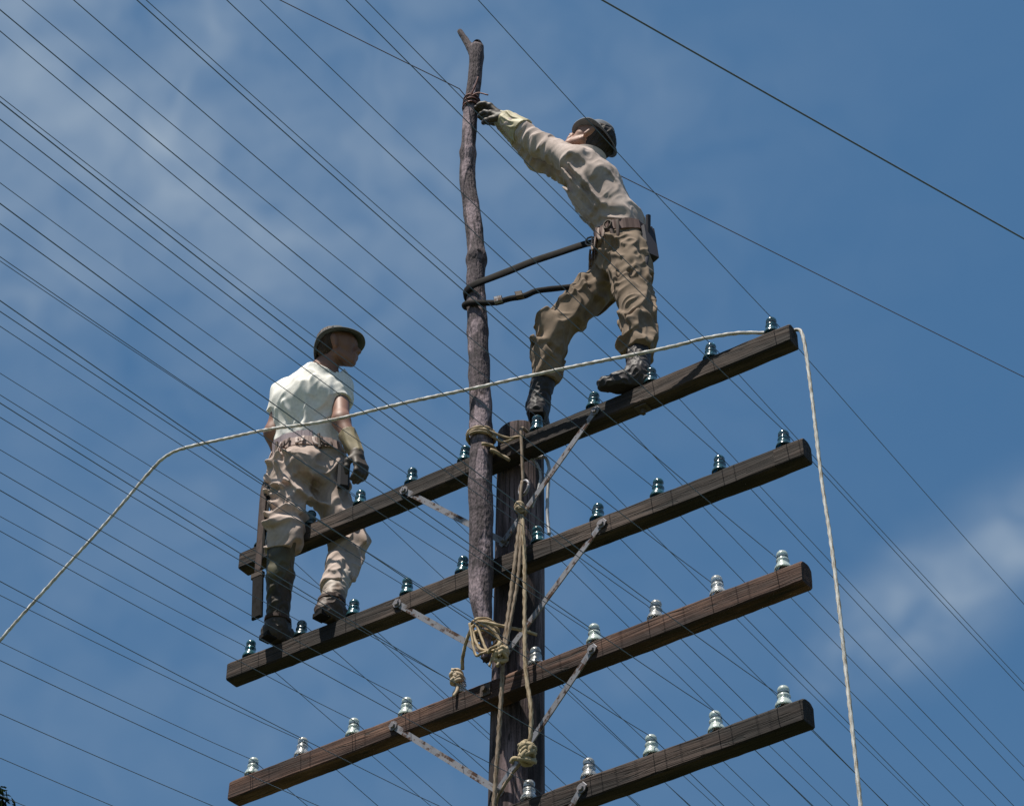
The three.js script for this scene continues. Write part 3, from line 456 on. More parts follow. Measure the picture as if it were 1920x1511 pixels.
function hatGeo(c, f, u, { r = 0.15, rz = 0.135, crown = 0.105, dent = 0.02, front = -0.02, side = 0.03, back = -0.01, seed = 1, base = [0.2, 0.2, 0.21], dirty = [0.08, 0.08, 0.09] }) {
  const s = new THREE.Vector3().crossVectors(f, u).normalize(), prof = [], col = clothColor(base, dirty, seed, 0.7);
  // outer skin from the brim's edge up over the crown, then back inside
  const th = 0.004;
  for (const [rr, hh] of [[1, 0], [0.85, 0.004], [0.7, 0.008], [0.64, 0.012], [0.615, 0.022], [0.605, 0.04], [0.59, 0.065], [0.56, 0.09], [0.5, 0.103], [0.38, 0.107], [0.2, 0.1], [0.0, 0.095]]) prof.push([rr, hh, 0]);
  for (const [rr, hh] of [[0.0, 0.088], [0.3, 0.098], [0.5, 0.09], [0.57, 0.04], [0.58, 0.015], [0.62, 0.004], [0.85, -0.002], [0.99, -0.005]]) prof.push([rr, hh, 1]);
  prof.push([1, 0, 0]);
  const n = 56, pos = [], colr = [], idx = [];
  for (const [rr, hh] of prof) for (let j = 0; j <= n; j++) {
    const a = j / n * Math.PI * 2, ca = Math.cos(a), sa = Math.sin(a), br = smooth(0.62, 1, rr);
    let h = hh > 0.02 ? hh / 0.105 * crown : hh; h += br * (front * Math.max(0, ca) ** 2 + back * Math.max(0, -ca) ** 2 + side * sa * sa) + br * 0.008 * Math.sin(a * 3 + seed);
    if (hh > 0.06) h -= dent * Math.exp(-((sa * rr) ** 2) / 0.02) * (1 - Math.max(0, -ca * rr)) * smooth(0.06, 0.1, hh);
    const wob = 1 + 0.025 * noise.noise(ca * 1.5 + seed, sa * 1.5, hh * 12);
    const p = c.clone().addScaledVector(f, ca * rr * r * wob).addScaledVector(s, sa * rr * rz * wob * (hh > 0.06 ? 0.93 : 1)).addScaledVector(u, h); pos.push(p.x, p.y, p.z); colr.push(...col(p.x, p.y, p.z));
  }
  for (let i = 0; i + 1 < prof.length; i++) for (let j = 0; j < n; j++) { const a = i * (n + 1) + j, b = a + n + 1; idx.push(a, b, a + 1, a + 1, b, b + 1); }
  let g = new THREE.BufferGeometry(); g.setAttribute('position', new THREE.Float32BufferAttribute(pos, 3)); g.setAttribute('color', new THREE.Float32BufferAttribute(colr, 3)); g.setIndex(idx); g = mergeVertices(g, 1e-5); g.computeVertexNormals(); return g;
}
// a band that follows a field around an axis
function band(f, c, ax, h, { thick = 0.006, n = 72, from = 0, to = 1, gap = 0.002, e = null, wob = 0, seed = 0, rmax = 0.34 } = {}) {
  const e1 = (e ?? new THREE.Vector3(1, 0, 0)).clone().addScaledVector(ax, -(e ?? new THREE.Vector3(1, 0, 0)).dot(ax)).normalize(), e2 = new THREE.Vector3().crossVectors(ax, e1), pos = [], idx = [], rad = [];
  for (let i = 0; i <= n; i++) { const a = lerp(from, to, i / n) * Math.PI * 2, d = e1.clone().multiplyScalar(Math.cos(a)).addScaledVector(e2, Math.sin(a)); const cast = (o) => { let r = rmax; while (r > 0.02 && f(c.x + d.x * r + ax.x * o, c.y + d.y * r + ax.y * o, c.z + d.z * r + ax.z * o) > 0) r -= 0.004; return r + 0.002 + gap; }; rad.push([d, Math.max(cast(-h * 0.7), cast(0)), Math.max(cast(h * 0.7), cast(0)), wob * noise.noise(i * 0.3, seed, 1)]); }
  for (const [d, r0, r1, o] of rad) for (const [r, x] of [[r0, -h], [r0 + thick, -h * 0.96], [r1 + thick, h * 0.96], [r1, h]]) pos.push(c.x + d.x * r + ax.x * (x + o), c.y + d.y * r + ax.y * (x + o), c.z + d.z * r + ax.z * (x + o));
  for (let i = 0; i < n; i++) for (let j = 0; j < 4; j++) { const a = i * 4 + j, b = i * 4 + (j + 1) % 4, a2 = a + 4, b2 = b + 4; idx.push(a, a2, b, b, a2, b2); }
  if (to - from < 0.999) for (const i of [0, n]) { const k = i * 4; i ? idx.push(k, k + 2, k + 1, k, k + 3, k + 2) : idx.push(k, k + 1, k + 2, k, k + 2, k + 3); }
  let g = new THREE.BufferGeometry(); g.setAttribute('position', new THREE.Float32BufferAttribute(pos, 3)); g.setIndex(idx); g = g.toNonIndexed(); g.computeVertexNormals();
  return { g, at: (s, o = 0) => { const [d, r0, r1] = rad[Math.round(clamp((s - from) / (to - from), 0, 1) * n)]; return [c.clone().addScaledVector(d, (r0 + r1) / 2 + thick).addScaledVector(ax, o), d]; } };
}
const up3 = UP, grow = (bones, d) => bones.map(([a, b, ra, rb]) => [a, b, ra + d, rb + d]);
const cut = (f, o, n) => (x, y, z) => Math.max(f(x, y, z), (x - o.x) * n.x + (y - o.y) * n.y + (z - o.z) * n.z);   // keeps the side against n
const footUp = (toe) => UP.clone().addScaledVector(toe, -UP.dot(toe)).normalize();
const footBones = (an, toe, r = 0, L = 0.87) => { const d = toe.clone().normalize(), fu = footUp(d), s = an.clone().addScaledVector(fu, -0.052), pt = (f, h) => s.clone().addScaledVector(d, f * L).addScaledVector(fu, h); return [[an, pt(-0.035, 0.012), 0.040 + r, 0.036 + r], [pt(-0.04, 0.003), pt(0.10, 0), 0.036 + r, 0.036 + r], [an.clone().addScaledVector(UP, 0.01), pt(0.10, 0.012), 0.042 + r, 0.034 + r], [pt(0.10, 0), pt(0.175, -0.004), 0.038 + r, 0.030 + r]]; };
const neckCut = (f, J, s, r = 0.15) => { const o = mid(J.neck, J.head, s), n = J.head.clone().sub(J.neck).normalize(); return (x, y, z) => { const a = f(x, y, z), d = Math.hypot(x - o.x, y - o.y, z - o.z); return d > r ? a : Math.max(a, (x - o.x) * n.x + (y - o.y) * n.y + (z - o.z) * n.z); }; };
const EYE = std(rgb(0.55, 0.5, 0.46), 0.25), IRIS = std(rgb(0.03, 0.02, 0.015), 0.2);
function eyes(o, head) { for (const k of [1, -1]) { const c = head.pt(0.076, 0.006, 0.031 * k), g = new THREE.SphereGeometry(0.0125, 14, 10); g.translate(c.x, c.y, c.z); const e = mesh('eye', g, EYE, o), i = head.pt(0.0845, 0.006, 0.033 * k), h = new THREE.SphereGeometry(0.0062, 10, 8); h.translate(i.x, i.y, i.z); mesh('iris', h, IRIS, e); } }
const smin2 = (f, g, k = 0.02) => (x, y, z) => { const a = f(x, y, z), b = g(x, y, z); if (Math.abs(a - b) > k) return Math.min(a, b); const m = k - Math.abs(a - b); return Math.min(a, b) - m * m / (4 * k); };
const minus = (f, d) => (x, y, z) => f(x, y, z) - d(x, y, z);
const mid = (a, b, s) => a.clone().lerp(b, s);
// the torso of a body as a few capsules: two columns side by side, so that it is broader than deep
function torso(J, lat, s = 1) {
  const o = [], at = (p, l) => p.clone().addScaledVector(lat, l);
  for (const k of [-1, 1]) { o.push([at(J.hip, 0.055 * k), at(J.waist, 0.05 * k), 0.105 * s, 0.092 * s], [at(J.waist, 0.05 * k), at(J.chest, 0.068 * k), 0.092 * s, 0.108 * s]); }
  o.push([at(J.chest, 0.06), mid(J.sR, J.chest, 0.12), 0.098 * s, 0.064 * s], [at(J.chest, -0.06), mid(J.sL, J.chest, 0.12), 0.098 * s, 0.064 * s], [mid(J.sR, J.chest, 0.2), mid(J.neck, J.chest, 0.12), 0.058 * s, 0.06 * s], [mid(J.sL, J.chest, 0.2), mid(J.neck, J.chest, 0.12), 0.058 * s, 0.06 * s]);
  return o;
}
function bodyMesh(o, J, lat, hands, head, skin, seed) {
  const b = [...torso(J, lat, 0.93), [J.neck.clone().lerp(J.chest, 0.15), mid(J.neck, J.head, 0.7), 0.058, 0.052]];
  for (const s of ['L', 'R']) { b.push([J['s' + s], J['e' + s], 0.05, 0.041], [J['e' + s], J['w' + s], 0.042, 0.027], [J['h' + s], J['k' + s], 0.082, 0.054], [J['k' + s], J['a' + s], 0.054, 0.036], [mid(J['k' + s], J['a' + s], 0.12), mid(J['k' + s], J['a' + s], 0.45), 0.05, 0.045], ...footBones(J['a' + s], J['toe' + s], -0.016)); }
  const hz = grow([...hands.L, ...hands.R], -0.0035);
  const low = [...b, ...hz]; const f1 = smin2(fieldOf(b, 0.035), fieldOf(hz, 0.008), 0.012), f2 = fieldOf(head.bones, 0.018), f = smin2(f1, f2, 0.025);
  const hb = bbox(head.bones, 0.012), cf = skinColor(skin, seed);
  const g1 = surfaceNets(f, bbox(low, 0.02), 0.0085, cf), g2 = surfaceNets(f, hb, 0.0042, cf);
  // the coarse mesh without the head's box, the fine mesh inside it
  const drop = (g, keep) => { const p = g.attributes.position, ix = g.index.array, out = []; for (let i = 0; i < ix.length; i += 3) { let n = 0; for (let k = 0; k < 3; k++) if (hb.containsPoint(new THREE.Vector3(p.getX(ix[i + k]), p.getY(ix[i + k]), p.getZ(ix[i + k])))) n++; if (keep(n)) out.push(ix[i], ix[i + 1], ix[i + 2]); } g.setIndex(out); return g; };
  return mesh('body', [drop(g1, (n) => n < 3), g2], SKINM, o);
}

{ // ---------------------------------------------------------------- the man in the white shirt, astride the top arm
  const J = { aL: P(-1.228, 0.08, 7.27), kL: P(-1.165, 0.165, 7.70), hL: P(-1.215, 0.075, 8.15), aR: P(-0.912, 0.07, 7.274), kR: P(-0.985, -0.115, 7.76), hR: P(-1.10, -0.03, 8.16), hip: P(-1.165, 0.022, 8.18), waist: P(-1.185, 0.03, 8.37), chest: P(-1.165, 0.07, 8.60), neck: P(-1.085, 0.06, 8.80), head: P(-1.02, 0.045, 8.905), sL: P(-1.275, 0.13, 8.67), sR: P(-1.045, -0.02, 8.715), eL: P(-1.325, 0.14, 8.43), wL: P(-1.34, 0.0, 8.24), eR: P(-0.955, 0.05, 8.40), wR: P(-0.852, 0.03, 8.155), toeL: dir(0.2, -1, 0), toeR: dir(0.2, -1, 0) };
  const lat = J.sR.clone().sub(J.sL).normalize();
  const o = thing('person', 'man in white short-sleeved shirt and tan trousers standing astride the top crossarm, seen from behind', 'person', mid(J.aL, J.aR, 0.5).setY(7.19));
  const face = dir(0.75, -0.42, 0.02), hUp = dir(0.12, 0.1, 1).addScaledVector(face, -dir(0.12, 0.1, 1).dot(face)).normalize(), head = headBones(J.head, face, hUp);
  const dR = dir(0.055, 0.0, -0.145), bR0 = dir(1, 0.25, 0.35), bR = bR0.addScaledVector(dR, -bR0.dot(dR)).normalize();
  const dL = dir(0.25, -0.2, -0.9), bL0 = dir(-0.8, 0.1, -0.2), bL = bL0.addScaledVector(dL, -bL0.dot(dL)).normalize();
  const hands = { R: handBones(J.wR, dR, bR, 1, 0.62), L: handBones(J.wL, dL, bL, -1, 0.5) };
  bodyMesh(o, J, lat, hands, head, [0.28, 0.145, 0.105], 3); eyes(o, head);
  { const hb = [[head.pt(-0.03, 0.035, 0.012), head.pt(-0.03, 0.035, -0.012), 0.081, 0.081], [head.pt(-0.055, -0.02, 0.02), head.pt(-0.055, -0.02, -0.02), 0.05, 0.05]]; const f = cut(minus(fieldOf(hb, 0.03), foldFn(hUp, 0.02, 0.004, 5, 1)), head.pt(-0.016, 0, 0), face); mesh('hair', surfaceNets(f, bbox(hb, 0.01), 0.005, clothColor([0.05, 0.03, 0.02], [0.02, 0.015, 0.012], 3)), vmat(0.7), o); }
  // shirt
  const T = grow(torso(J, lat, 1.0), 0.014); T.push([J.neck.clone().lerp(J.chest, 0.3), mid(J.neck, J.head, 0.1), 0.068, 0.060]);
  const hump = [[mid(J.chest, J.neck, 0.2).addScaledVector(N3, 0.02), mid(J.chest, J.waist, 0.4).addScaledVector(N3, 0.02), 0.105, 0.10]];
  const tf = fieldOf([...T, ...hump], 0.05), sl = (s) => { const e = mid(J['s' + s], J['e' + s], 0.62), n = J['e' + s].clone().sub(J['s' + s]).normalize(); return cut(fieldOf([[J['s' + s], e, 0.066, 0.062]], 0.02), mid(J['s' + s], J['e' + s], 0.50), n); };
  const foldA = foldFn(dir(-0.35, 0, 0.95), 0.10, 0.008, 4, 0.7), foldB = foldFn(dir(0.6, 0, 0.8), 0.06, 0.002, 8, 1);
  const sc = creaseFn([[[[-1.10, 8.62], [-1.09, 8.5], [-1.12, 8.36]], 0.010, 0.016, 0.0], [[[-1.20, 8.52], [-1.16, 8.40], [-1.13, 8.3]], 0.009, 0.016, 0.0], [[[-1.06, 8.66], [-1.07, 8.55]], 0.009, 0.014, 0], [[[-1.25, 8.5], [-1.22, 8.36]], 0.007, 0.015, 0]]);
  const shirtF = minus(cut(smin2(smin2(tf, sl('L'), 0.035), sl('R'), 0.035), J.waist.clone().addScaledVector(UP, -0.14), new THREE.Vector3(0, -1, 0)), (x, y, z) => foldA(x, y, z) + foldB(x, y, z) + sc(x, y, z));
  const shirtCut = neckCut(shirtF, J, -0.25, 0.115);
  const bbS = bbox([...T, [J.sL, J.eL, 0.09, 0.09], [J.sR, J.eR, 0.09, 0.09]], 0.03);
  mesh('shirt', surfaceNets(shirtCut, bbS, 0.0055, clothColor([0.93, 0.905, 0.85], [0.86, 0.82, 0.72], 2, 0.5)), CLOTH, o);
  // trousers, bloused over the leggings
  const hipT = grow(torso(J, lat, 1).slice(0, 4).filter((_, i) => i % 2 === 0), 0.018).map(([a, b, ra, rb]) => [a, mid(a, b, 0.75), ra, rb]);
  const tb = [...hipT, [J.hL, J.kL, 0.102, 0.078], [J.hR, J.kR, 0.100, 0.080], [J.kL.clone(), mid(J.kL, J.aL, 0.08), 0.078, 0.073], [J.kR, mid(J.kR, J.aR, 0.70), 0.080, 0.066], [J.hip.clone().addScaledVector(N3, 0.085).addScaledVector(UP, -0.03).addScaledVector(A3, -0.035), J.hip.clone().addScaledVector(N3, 0.075).addScaledVector(UP, -0.02).addScaledVector(A3, 0.035), 0.10, 0.096]];
  const pf = fieldOf(tb, 0.05), foldP = foldFn(dir(0.75, 0.1, -0.55), 0.115, 0.020, 12, 0.9), foldQ = foldFn(dir(-0.5, 0.1, -0.7), 0.065, 0.007, 22, 0.8);
  const pc = creaseFn([[[[-1.115, 8.165], [-1.045, 8.15], [-1.035, 8.06], [-1.08, 8.03], [-1.12, 8.07], [-1.115, 8.165]], 0.006, 0.007, 0.0], [[[-1.165, 8.26], [-1.17, 8.15], [-1.155, 8.03]], -0.010, 0.008, 0.0], [[[-1.19, 8.12], [-1.14, 8.02], [-1.07, 7.95], [-1.0, 7.91]], 0.036, 0.018, 0.0], [[[-1.27, 8.17], [-1.18, 8.20], [-1.10, 8.17], [-1.04, 8.07]], 0.030, 0.02, 0.0], [[[-1.28, 8.10], [-1.27, 7.95], [-1.2, 7.89]], 0.030, 0.017, 0.02], [[[-1.26, 7.99], [-1.20, 8.01], [-1.15, 7.98]], 0.024, 0.014, 0.02], [[[-1.25, 7.85], [-1.19, 7.82], [-1.12, 7.86]], 0.028, 0.016, 0.02], [[[-1.22, 7.76], [-1.16, 7.74], [-1.12, 7.77]], 0.024, 0.015, 0.02]]);
  const hemR = mid(J.kR, J.aR, 0.74), dirR = J.aR.clone().sub(J.kR).normalize(), hemL = mid(J.kL, J.aL, 0.14), dirL = J.aL.clone().sub(J.kL).normalize();
  const pants0 = minus(pf, (x, y, z) => foldP(x, y, z) + foldQ(x, y, z) + pc(x, y, z));
  const sideCut = (x, y, z) => { const [t] = tqy(x, y, z); const a = t < -1.09 ? [hemL, dirL] : [hemR, dirR]; return (x - a[0].x) * a[1].x + (y - a[0].y) * a[1].y + (z - a[0].z) * a[1].z; };
  const pants = cut((x, y, z) => Math.max(pants0(x, y, z), y < 8.0 ? sideCut(x, y, z) : -1), J.waist.clone().addScaledVector(UP, -0.075), UP);
  mesh('trousers', surfaceNets(pants, bbox(tb, 0.045), 0.0055, clothColor([0.55, 0.44, 0.385], [0.31, 0.23, 0.19], 5, 0.7)), CLOTH, o);
  // leather legging on the left leg, laced boots
  const legL = [[mid(J.kL, J.aL, 0.04), mid(J.kL, J.aL, 0.42), 0.068, 0.064], [mid(J.kL, J.aL, 0.42), J.aL, 0.064, 0.050]], wr = foldFn(dir(1, 0.3, 0.15), 0.05, 0.006, 31, 1);
  const lf = (b) => minus(fieldOf(b, 0.02), wr);
  mesh('legging', surfaceNets(lf(legL), bbox(legL, 0.02), 0.006, clothColor([0.04, 0.03, 0.025], [0.13, 0.115, 0.065], 9, 1.0)), LEATHER, o);
  mesh('legging', surfaceNets(lf([[mid(J.kR, J.aR, 0.55), J.aR, 0.062, 0.052]]), bbox([[mid(J.kR, J.aR, 0.55), J.aR, 0.06, 0.052]], 0.02), 0.006, clothColor([0.52, 0.46, 0.40], [0.22, 0.15, 0.11], 19, 0.9)), LEATHER, o);
  for (const s of ['L', 'R']) {
    const b = [...footBones(J['a' + s], J['toe' + s], 0.006), [mid(J['a' + s], J['k' + s], 0.28), J['a' + s], 0.055, 0.05]], fu = footUp(J['toe' + s]), so = J['a' + s].clone().addScaledVector(fu, -0.084), f0 = minus(fieldOf(b, 0.025), foldFn(dir(1, 0.2, 0.1), 0.03, 0.003, 41, 1));
    const bo = mesh('boot', surfaceNets(cut(f0, so, fu.clone().negate()), bbox(b, 0.015), 0.006, clothColor(s === 'L' ? [0.035, 0.026, 0.022] : [0.075, 0.045, 0.034], [0.10, 0.075, 0.055], 14, 0.6)), LEATHER, o);
    const d = J['toe' + s].clone(), sd = new THREE.Vector3().crossVectors(fu, d), hp = so.clone().addScaledVector(d, -0.045).addScaledVector(fu, 0.009);
    mesh('heel', box(hp, sd, fu, d, 0.066, 0.026, 0.06, 0.003), M.leather, bo);
    mesh('strap', band((x, y, z) => f0(x, y, z), J['a' + s].clone().addScaledVector(UP, 0.03), UP, 0.009, { thick: 0.005, n: 40 }).g, M.leatherBrown, bo);
  }
  // gloves
  for (const s of ['R', 'L']) {
    const d = s === 'R' ? dR : dL, hb = grow(hands[s], 0.0035), cuff = [[mid(J['w' + s], J['e' + s], 0.02), J['w' + s].clone().addScaledVector(d, 0.02), 0.036, 0.030]];
    const gl = mesh('glove', surfaceNets(fieldOf([...hb, ...cuff], 0.012), bbox([...hb, ...cuff], 0.01), 0.0036, clothColor([0.085, 0.062, 0.045], [0.04, 0.032, 0.026], 6, 0.8)), LEATHER, o);
    if (s === 'R') { const ct = mid(J.wR, J.eR, 0.62), cb = [[ct, mid(J.wR, J.eR, 0.05), 0.047, 0.036]], n = J.eR.clone().sub(J.wR).normalize(); const cf = cut(minus(fieldOf(cb), foldFn(n, 0.05, 0.006, 77, 1)), mid(J.wR, J.eR, 0.60), n); mesh('gauntlet_cuff', surfaceNets(cf, bbox(cb, 0.01), 0.005, clothColor([0.30, 0.24, 0.13], [0.12, 0.085, 0.05], 16, 1.0)), LEATHER, gl); }
  }
  // hat
  { const hf = dir(0.82, -0.22, 0.42), hu0 = dir(-0.42, 0.12, 0.95), hu = hu0.addScaledVector(hf, -hu0.dot(hf)).normalize(); mesh('hat', hatGeo(J.head.clone().addScaledVector(hu, 0.022).addScaledVector(hf, 0.004), hf, hu, { r: 0.142, rz: 0.13, crown: 0.088, dent: 0.035, front: -0.055, side: 0.004, back: -0.03, seed: 2, base: [0.13, 0.14, 0.15], dirty: [0.07, 0.075, 0.075] }), FELT, o); }
  // tool belt with loops and pouches
  const bc = J.hip.clone().addScaledVector(UP, 0.095), bf = (x, y, z) => Math.min(shirtCut(x, y, z), pants(x, y, z)), bax = dir(-0.06, 0.0, 1);
  const belt = new THREE.Group(); belt.name = 'tool_belt'; belt.position.copy(bc).sub(o.position); o.add(belt);
  const bd = band(bf, bc, bax, 0.030, { e: N3, wob: 0.004, seed: 3, thick: 0.008 }); mesh('belt_strap', bd.g, M.leatherPale, belt);
  const pad = band(bf, bc.clone().addScaledVector(UP, 0.035), bax, 0.042, { e: N3, from: -0.13, to: 0.12, n: 36, thick: 0.005, gap: 0.004 }); mesh('back_pad', pad.g, std(rgb(0.25, 0.20, 0.22), 0.8), belt);
  const r = rng(88);
  for (let i = 0; i < 9; i++) {
    const s = lerp(-0.27, 0.27, (i + 0.5 * (r() - 0.5)) / 8), [p, d] = bd.at(((s % 1) + 1) % 1, -0.01), sd = new THREE.Vector3().crossVectors(bax, d), w = lerp(0.014, 0.028, r()), h = 0.015 + 0.05 * r() * r(), pt = (a, b, c) => p.clone().addScaledVector(sd, a).addScaledVector(bax, b).addScaledVector(d, c);
    mesh('tool_loop', tube([pt(-w, 0.03, 0), pt(-w * 0.9, -h * 0.4, 0.012), pt(-w * 0.4, -h, 0.016), pt(w * 0.5, -h * 0.95, 0.016), pt(w * 0.9, -h * 0.35, 0.012), pt(w, 0.03, 0)], 0.009, { rad: 7, flat: [1, 0.45], flatTo: sd.clone().addScaledVector(bax, 0.2) }), i % 3 === 1 ? M.leatherBrown : std(rgb(0.50, 0.40, 0.36), 0.75), belt);
    if (i % 3 === 0) mesh('tool_handle', cyl(pt(0, 0.045, 0.012), pt((r() - 0.5) * 0.03, -h - 0.02, 0.014), 0.008, 0.010, 10), M.rust, belt);
  }
  mesh('tool_pouch', [box(P(-0.965, -0.01, 8.10), dir(0.6, -0.8, 0.05), dir(-0.05, 0, 1), dir(0.8, 0.6, 0), 0.06, 0.16, 0.035, 0.015)], std(rgb(0.018, 0.018, 0.024), 0.85), belt);
  // strap and sheath hanging at his left side
  const tw = thing('hanging_strap', 'dark leather strap and sheath hanging from the belt of the man in white', 'strap', P(-1.25, 0.18, 8.15));
  mesh('strap', tube(PP([[-1.275, 0.13, 8.24], [-1.292, 0.17, 8.13], [-1.283, 0.205, 8.03], [-1.262, 0.225, 7.86], [-1.25, 0.23, 7.68], [-1.238, 0.235, 7.5]]), 0.022, { rad: 8, flat: [1, 0.28], flatTo: A3 }), M.leatherBrown, tw);
  mesh('strap', tube(PP([[-1.26, 0.155, 8.2], [-1.268, 0.19, 8.03], [-1.238, 0.222, 7.8], [-1.236, 0.232, 7.55]]), 0.018, { rad: 8, flat: [1, 0.3], flatTo: A3 }), M.leather, tw);
  mesh('sheath', box(P(-1.222, 0.236, 7.36), A3, dir(-0.07, 0.02, 1), N3, 0.062, 0.26, 0.022, 0.006), M.leather, tw);
  mesh('keeper', box(P(-1.234, 0.236, 7.475), A3, dir(-0.07, 0.02, 1), N3, 0.068, 0.03, 0.03, 0.004), M.rust, tw);
}

{ // ---------------------------------------------------------------- the man reaching up to the rough pole
  const J = { aL: P(0.752, -0.018, 7.932), kL: P(0.70, -0.11, 8.385), hL: P(0.615, -0.17, 8.85), aR: P(0.11, -0.14, 8.118), kR: P(0.215, -0.12, 8.53), hR: P(0.468, -0.30, 8.935), hip: P(0.548, -0.235, 8.915), waist: P(0.558, -0.21, 9.085), chest: P(0.462, -0.135, 9.345), neck: P(0.432, -0.10, 9.53), head: P(0.458, -0.10, 9.655), sL: P(0.455, 0.01, 9.425), sR: P(0.335, -0.22, 9.56), eL: P(0.23, 0.03, 9.67), wL: P(0.068, 0.105, 9.885), eR: P(0.134, -0.10, 9.735), wR: P(0.012, 0.072, 9.955), toeL: dir(-0.8, 0.55, 0), toeR: dir(-0.45, -0.75, 0) };
  const lat = J.sR.clone().sub(J.sL).normalize();
  const o = thing('person', 'man in long-sleeved tan shirt on the top crossarm, gloved hands reaching to the rough pole', 'person', mid(J.aL, J.aR, 0.5).setY(7.86));
  const face = dir(-0.62, 0.36, 0.72), hU0 = dir(0.5, -0.3, 0.75), hUp = hU0.addScaledVector(face, -hU0.dot(face)).normalize(), head = headBones(J.head, face, hUp);
  const dL = dir(-0.125, 0.03, 0.13), bL0 = dir(0.5, 0.55, 0.65), bL = bL0.addScaledVector(dL, -bL0.dot(dL)).normalize(), dR = dir(-0.10, 0.04, 0.15), bR0 = dir(0.75, -0.3, 0.6), bR = bR0.addScaledVector(dR, -bR0.dot(dR)).normalize();
  const hands = { L: handBones(J.wL, dL, bL, -1, 0.42), R: handBones(J.wR, dR, bR, 1, 0.45) };
  bodyMesh(o, J, lat, hands, head, [0.36, 0.20, 0.15], 8); eyes(o, head);
  // shirt
  const T = grow(torso(J, lat, 1.0), 0.018); T.push([J.neck.clone().lerp(J.chest, 0.3), mid(J.neck, J.head, 0.12), 0.072, 0.066]);
  const arms = []; for (const s of ['L', 'R']) arms.push([mid(J['s' + s], J.chest, 0.1), J['e' + s], 0.074, 0.060], [J['e' + s], mid(J['e' + s], J['w' + s], 0.85), 0.060, 0.048]);
  const ad = J.wL.clone().sub(J.sL).normalize(), foldA = foldFn(dir(0.5, 0.1, -0.85), 0.08, 0.010, 3, 0.8), foldS = foldFn(new THREE.Vector3().crossVectors(ad, N3).normalize(), 0.06, 0.012, 13, 0.9), foldB = foldFn(dir(0.7, 0, 0.7), 0.05, 0.002, 18, 1);
  const sc = creaseFn([[[[0.36, 9.30], [0.43, 9.2], [0.50, 9.08]], 0.024, 0.012, -0.14], [[[0.40, 9.35], [0.46, 9.24], [0.53, 9.10]], 0.026, 0.012, -0.14], [[[0.33, 9.26], [0.39, 9.16], [0.46, 9.06]], 0.022, 0.012, -0.14], [[[0.45, 9.35], [0.52, 9.22], [0.57, 9.10]], 0.022, 0.013, -0.14], [[[0.46, 9.42], [0.36, 9.40], [0.33, 9.33]], 0.012, 0.016, -0.14], [[[0.44, 9.13], [0.50, 9.05]], 0.018, 0.014, -0.14]]);
  const tf = fieldOf([...T, ...arms], 0.045), dA = (x, y, z) => { const t = CA * x + SA * z; const k = smooth(0.34, 0.28, t); return (1 - k) * foldA(x, y, z) + k * foldS(x, y, z) + foldB(x, y, z) + sc(x, y, z); };
  const shirtF = cut(minus(tf, dA), J.waist.clone().addScaledVector(UP, -0.15), new THREE.Vector3(0, -1, 0)), shirtC = neckCut(shirtF, J, 0.15, 0.105);
  mesh('shirt', surfaceNets(shirtC, bbox([...T, ...arms], 0.035), 0.0055, clothColor([0.55, 0.455, 0.41], [0.32, 0.25, 0.215], 4, 0.75)), CLOTH, o);
  { const c = mid(J.neck, J.head, 0.18), ax = J.head.clone().sub(J.neck).normalize(); const cb = band(shirtF, c.clone().addScaledVector(ax, -0.01), ax, 0.022, { thick: 0.006, n: 48, rmax: 0.085 }); mesh('collar', cb.g, std(rgb(0.56, 0.49, 0.44), 0.95), o); }
  // trousers tucked into the boots
  const hipT = grow(torso(J, lat, 1).slice(0, 4).filter((_, i) => i % 2 === 0), 0.020).map(([a, b, ra, rb]) => [a, mid(a, b, 0.8), ra, rb]);
  const tb = [...hipT, [J.hL, J.kL, 0.106, 0.083], [J.hR, J.kR, 0.106, 0.086], [J.kL, mid(J.kL, J.aL, 0.58), 0.084, 0.082], [J.kR, mid(J.kR, J.aR, 0.58), 0.086, 0.076]];
  const legD = J.kL.clone().sub(J.hL).normalize(), foldP = foldFn(dir(0.45, 0.1, -0.85), 0.095, 0.018, 52, 0.9), foldQ = foldFn(dir(-0.7, 0.1, -0.5), 0.06, 0.007, 62, 0.8);
  const pc = creaseFn([[[[0.50, 8.88], [0.60, 8.78], [0.66, 8.72]], 0.016, 0.014, -0.14], [[[0.52, 8.96], [0.61, 8.88], [0.67, 8.80]], 0.016, 0.013, -0.14], [[[0.55, 8.75], [0.62, 8.62], [0.64, 8.5]], 0.015, 0.016, -0.14], [[[0.63, 8.38], [0.70, 8.30], [0.76, 8.20]], 0.018, 0.015, -0.1], [[[0.77, 8.30], [0.72, 8.16], [0.66, 8.12]], 0.020, 0.016, -0.1], [[[0.14, 8.55], [0.24, 8.60]], 0.014, 0.013, -0.1], [[[0.13, 8.62], [0.26, 8.66]], 0.014, 0.013, -0.1], [[[0.12, 8.48], [0.2, 8.42]], 0.014, 0.014, -0.1]]);
  const p0 = minus(fieldOf(tb, 0.035), (x, y, z) => foldP(x, y, z) + foldQ(x, y, z) + pc(x, y, z)), hem = { L: [mid(J.kL, J.aL, 0.66), J.aL.clone().sub(J.kL).normalize()], R: [mid(J.kR, J.aR, 0.66), J.aR.clone().sub(J.kR).normalize()] };
  const pants = cut((x, y, z) => { const [t, , yy] = tqy(x, y, z); let c = -1; if (yy < 8.5) { const [h, d] = t > 0.45 ? hem.L : hem.R; c = (x - h.x) * d.x + (y - h.y) * d.y + (z - h.z) * d.z; } return Math.max(p0(x, y, z), c); }, J.waist.clone().addScaledVector(UP, -0.075), UP);
  mesh('trousers', surfaceNets(pants, bbox(tb, 0.045), 0.0055, clothColor([0.265, 0.195, 0.14], [0.14, 0.10, 0.068], 7, 0.8)), CLOTH, o);
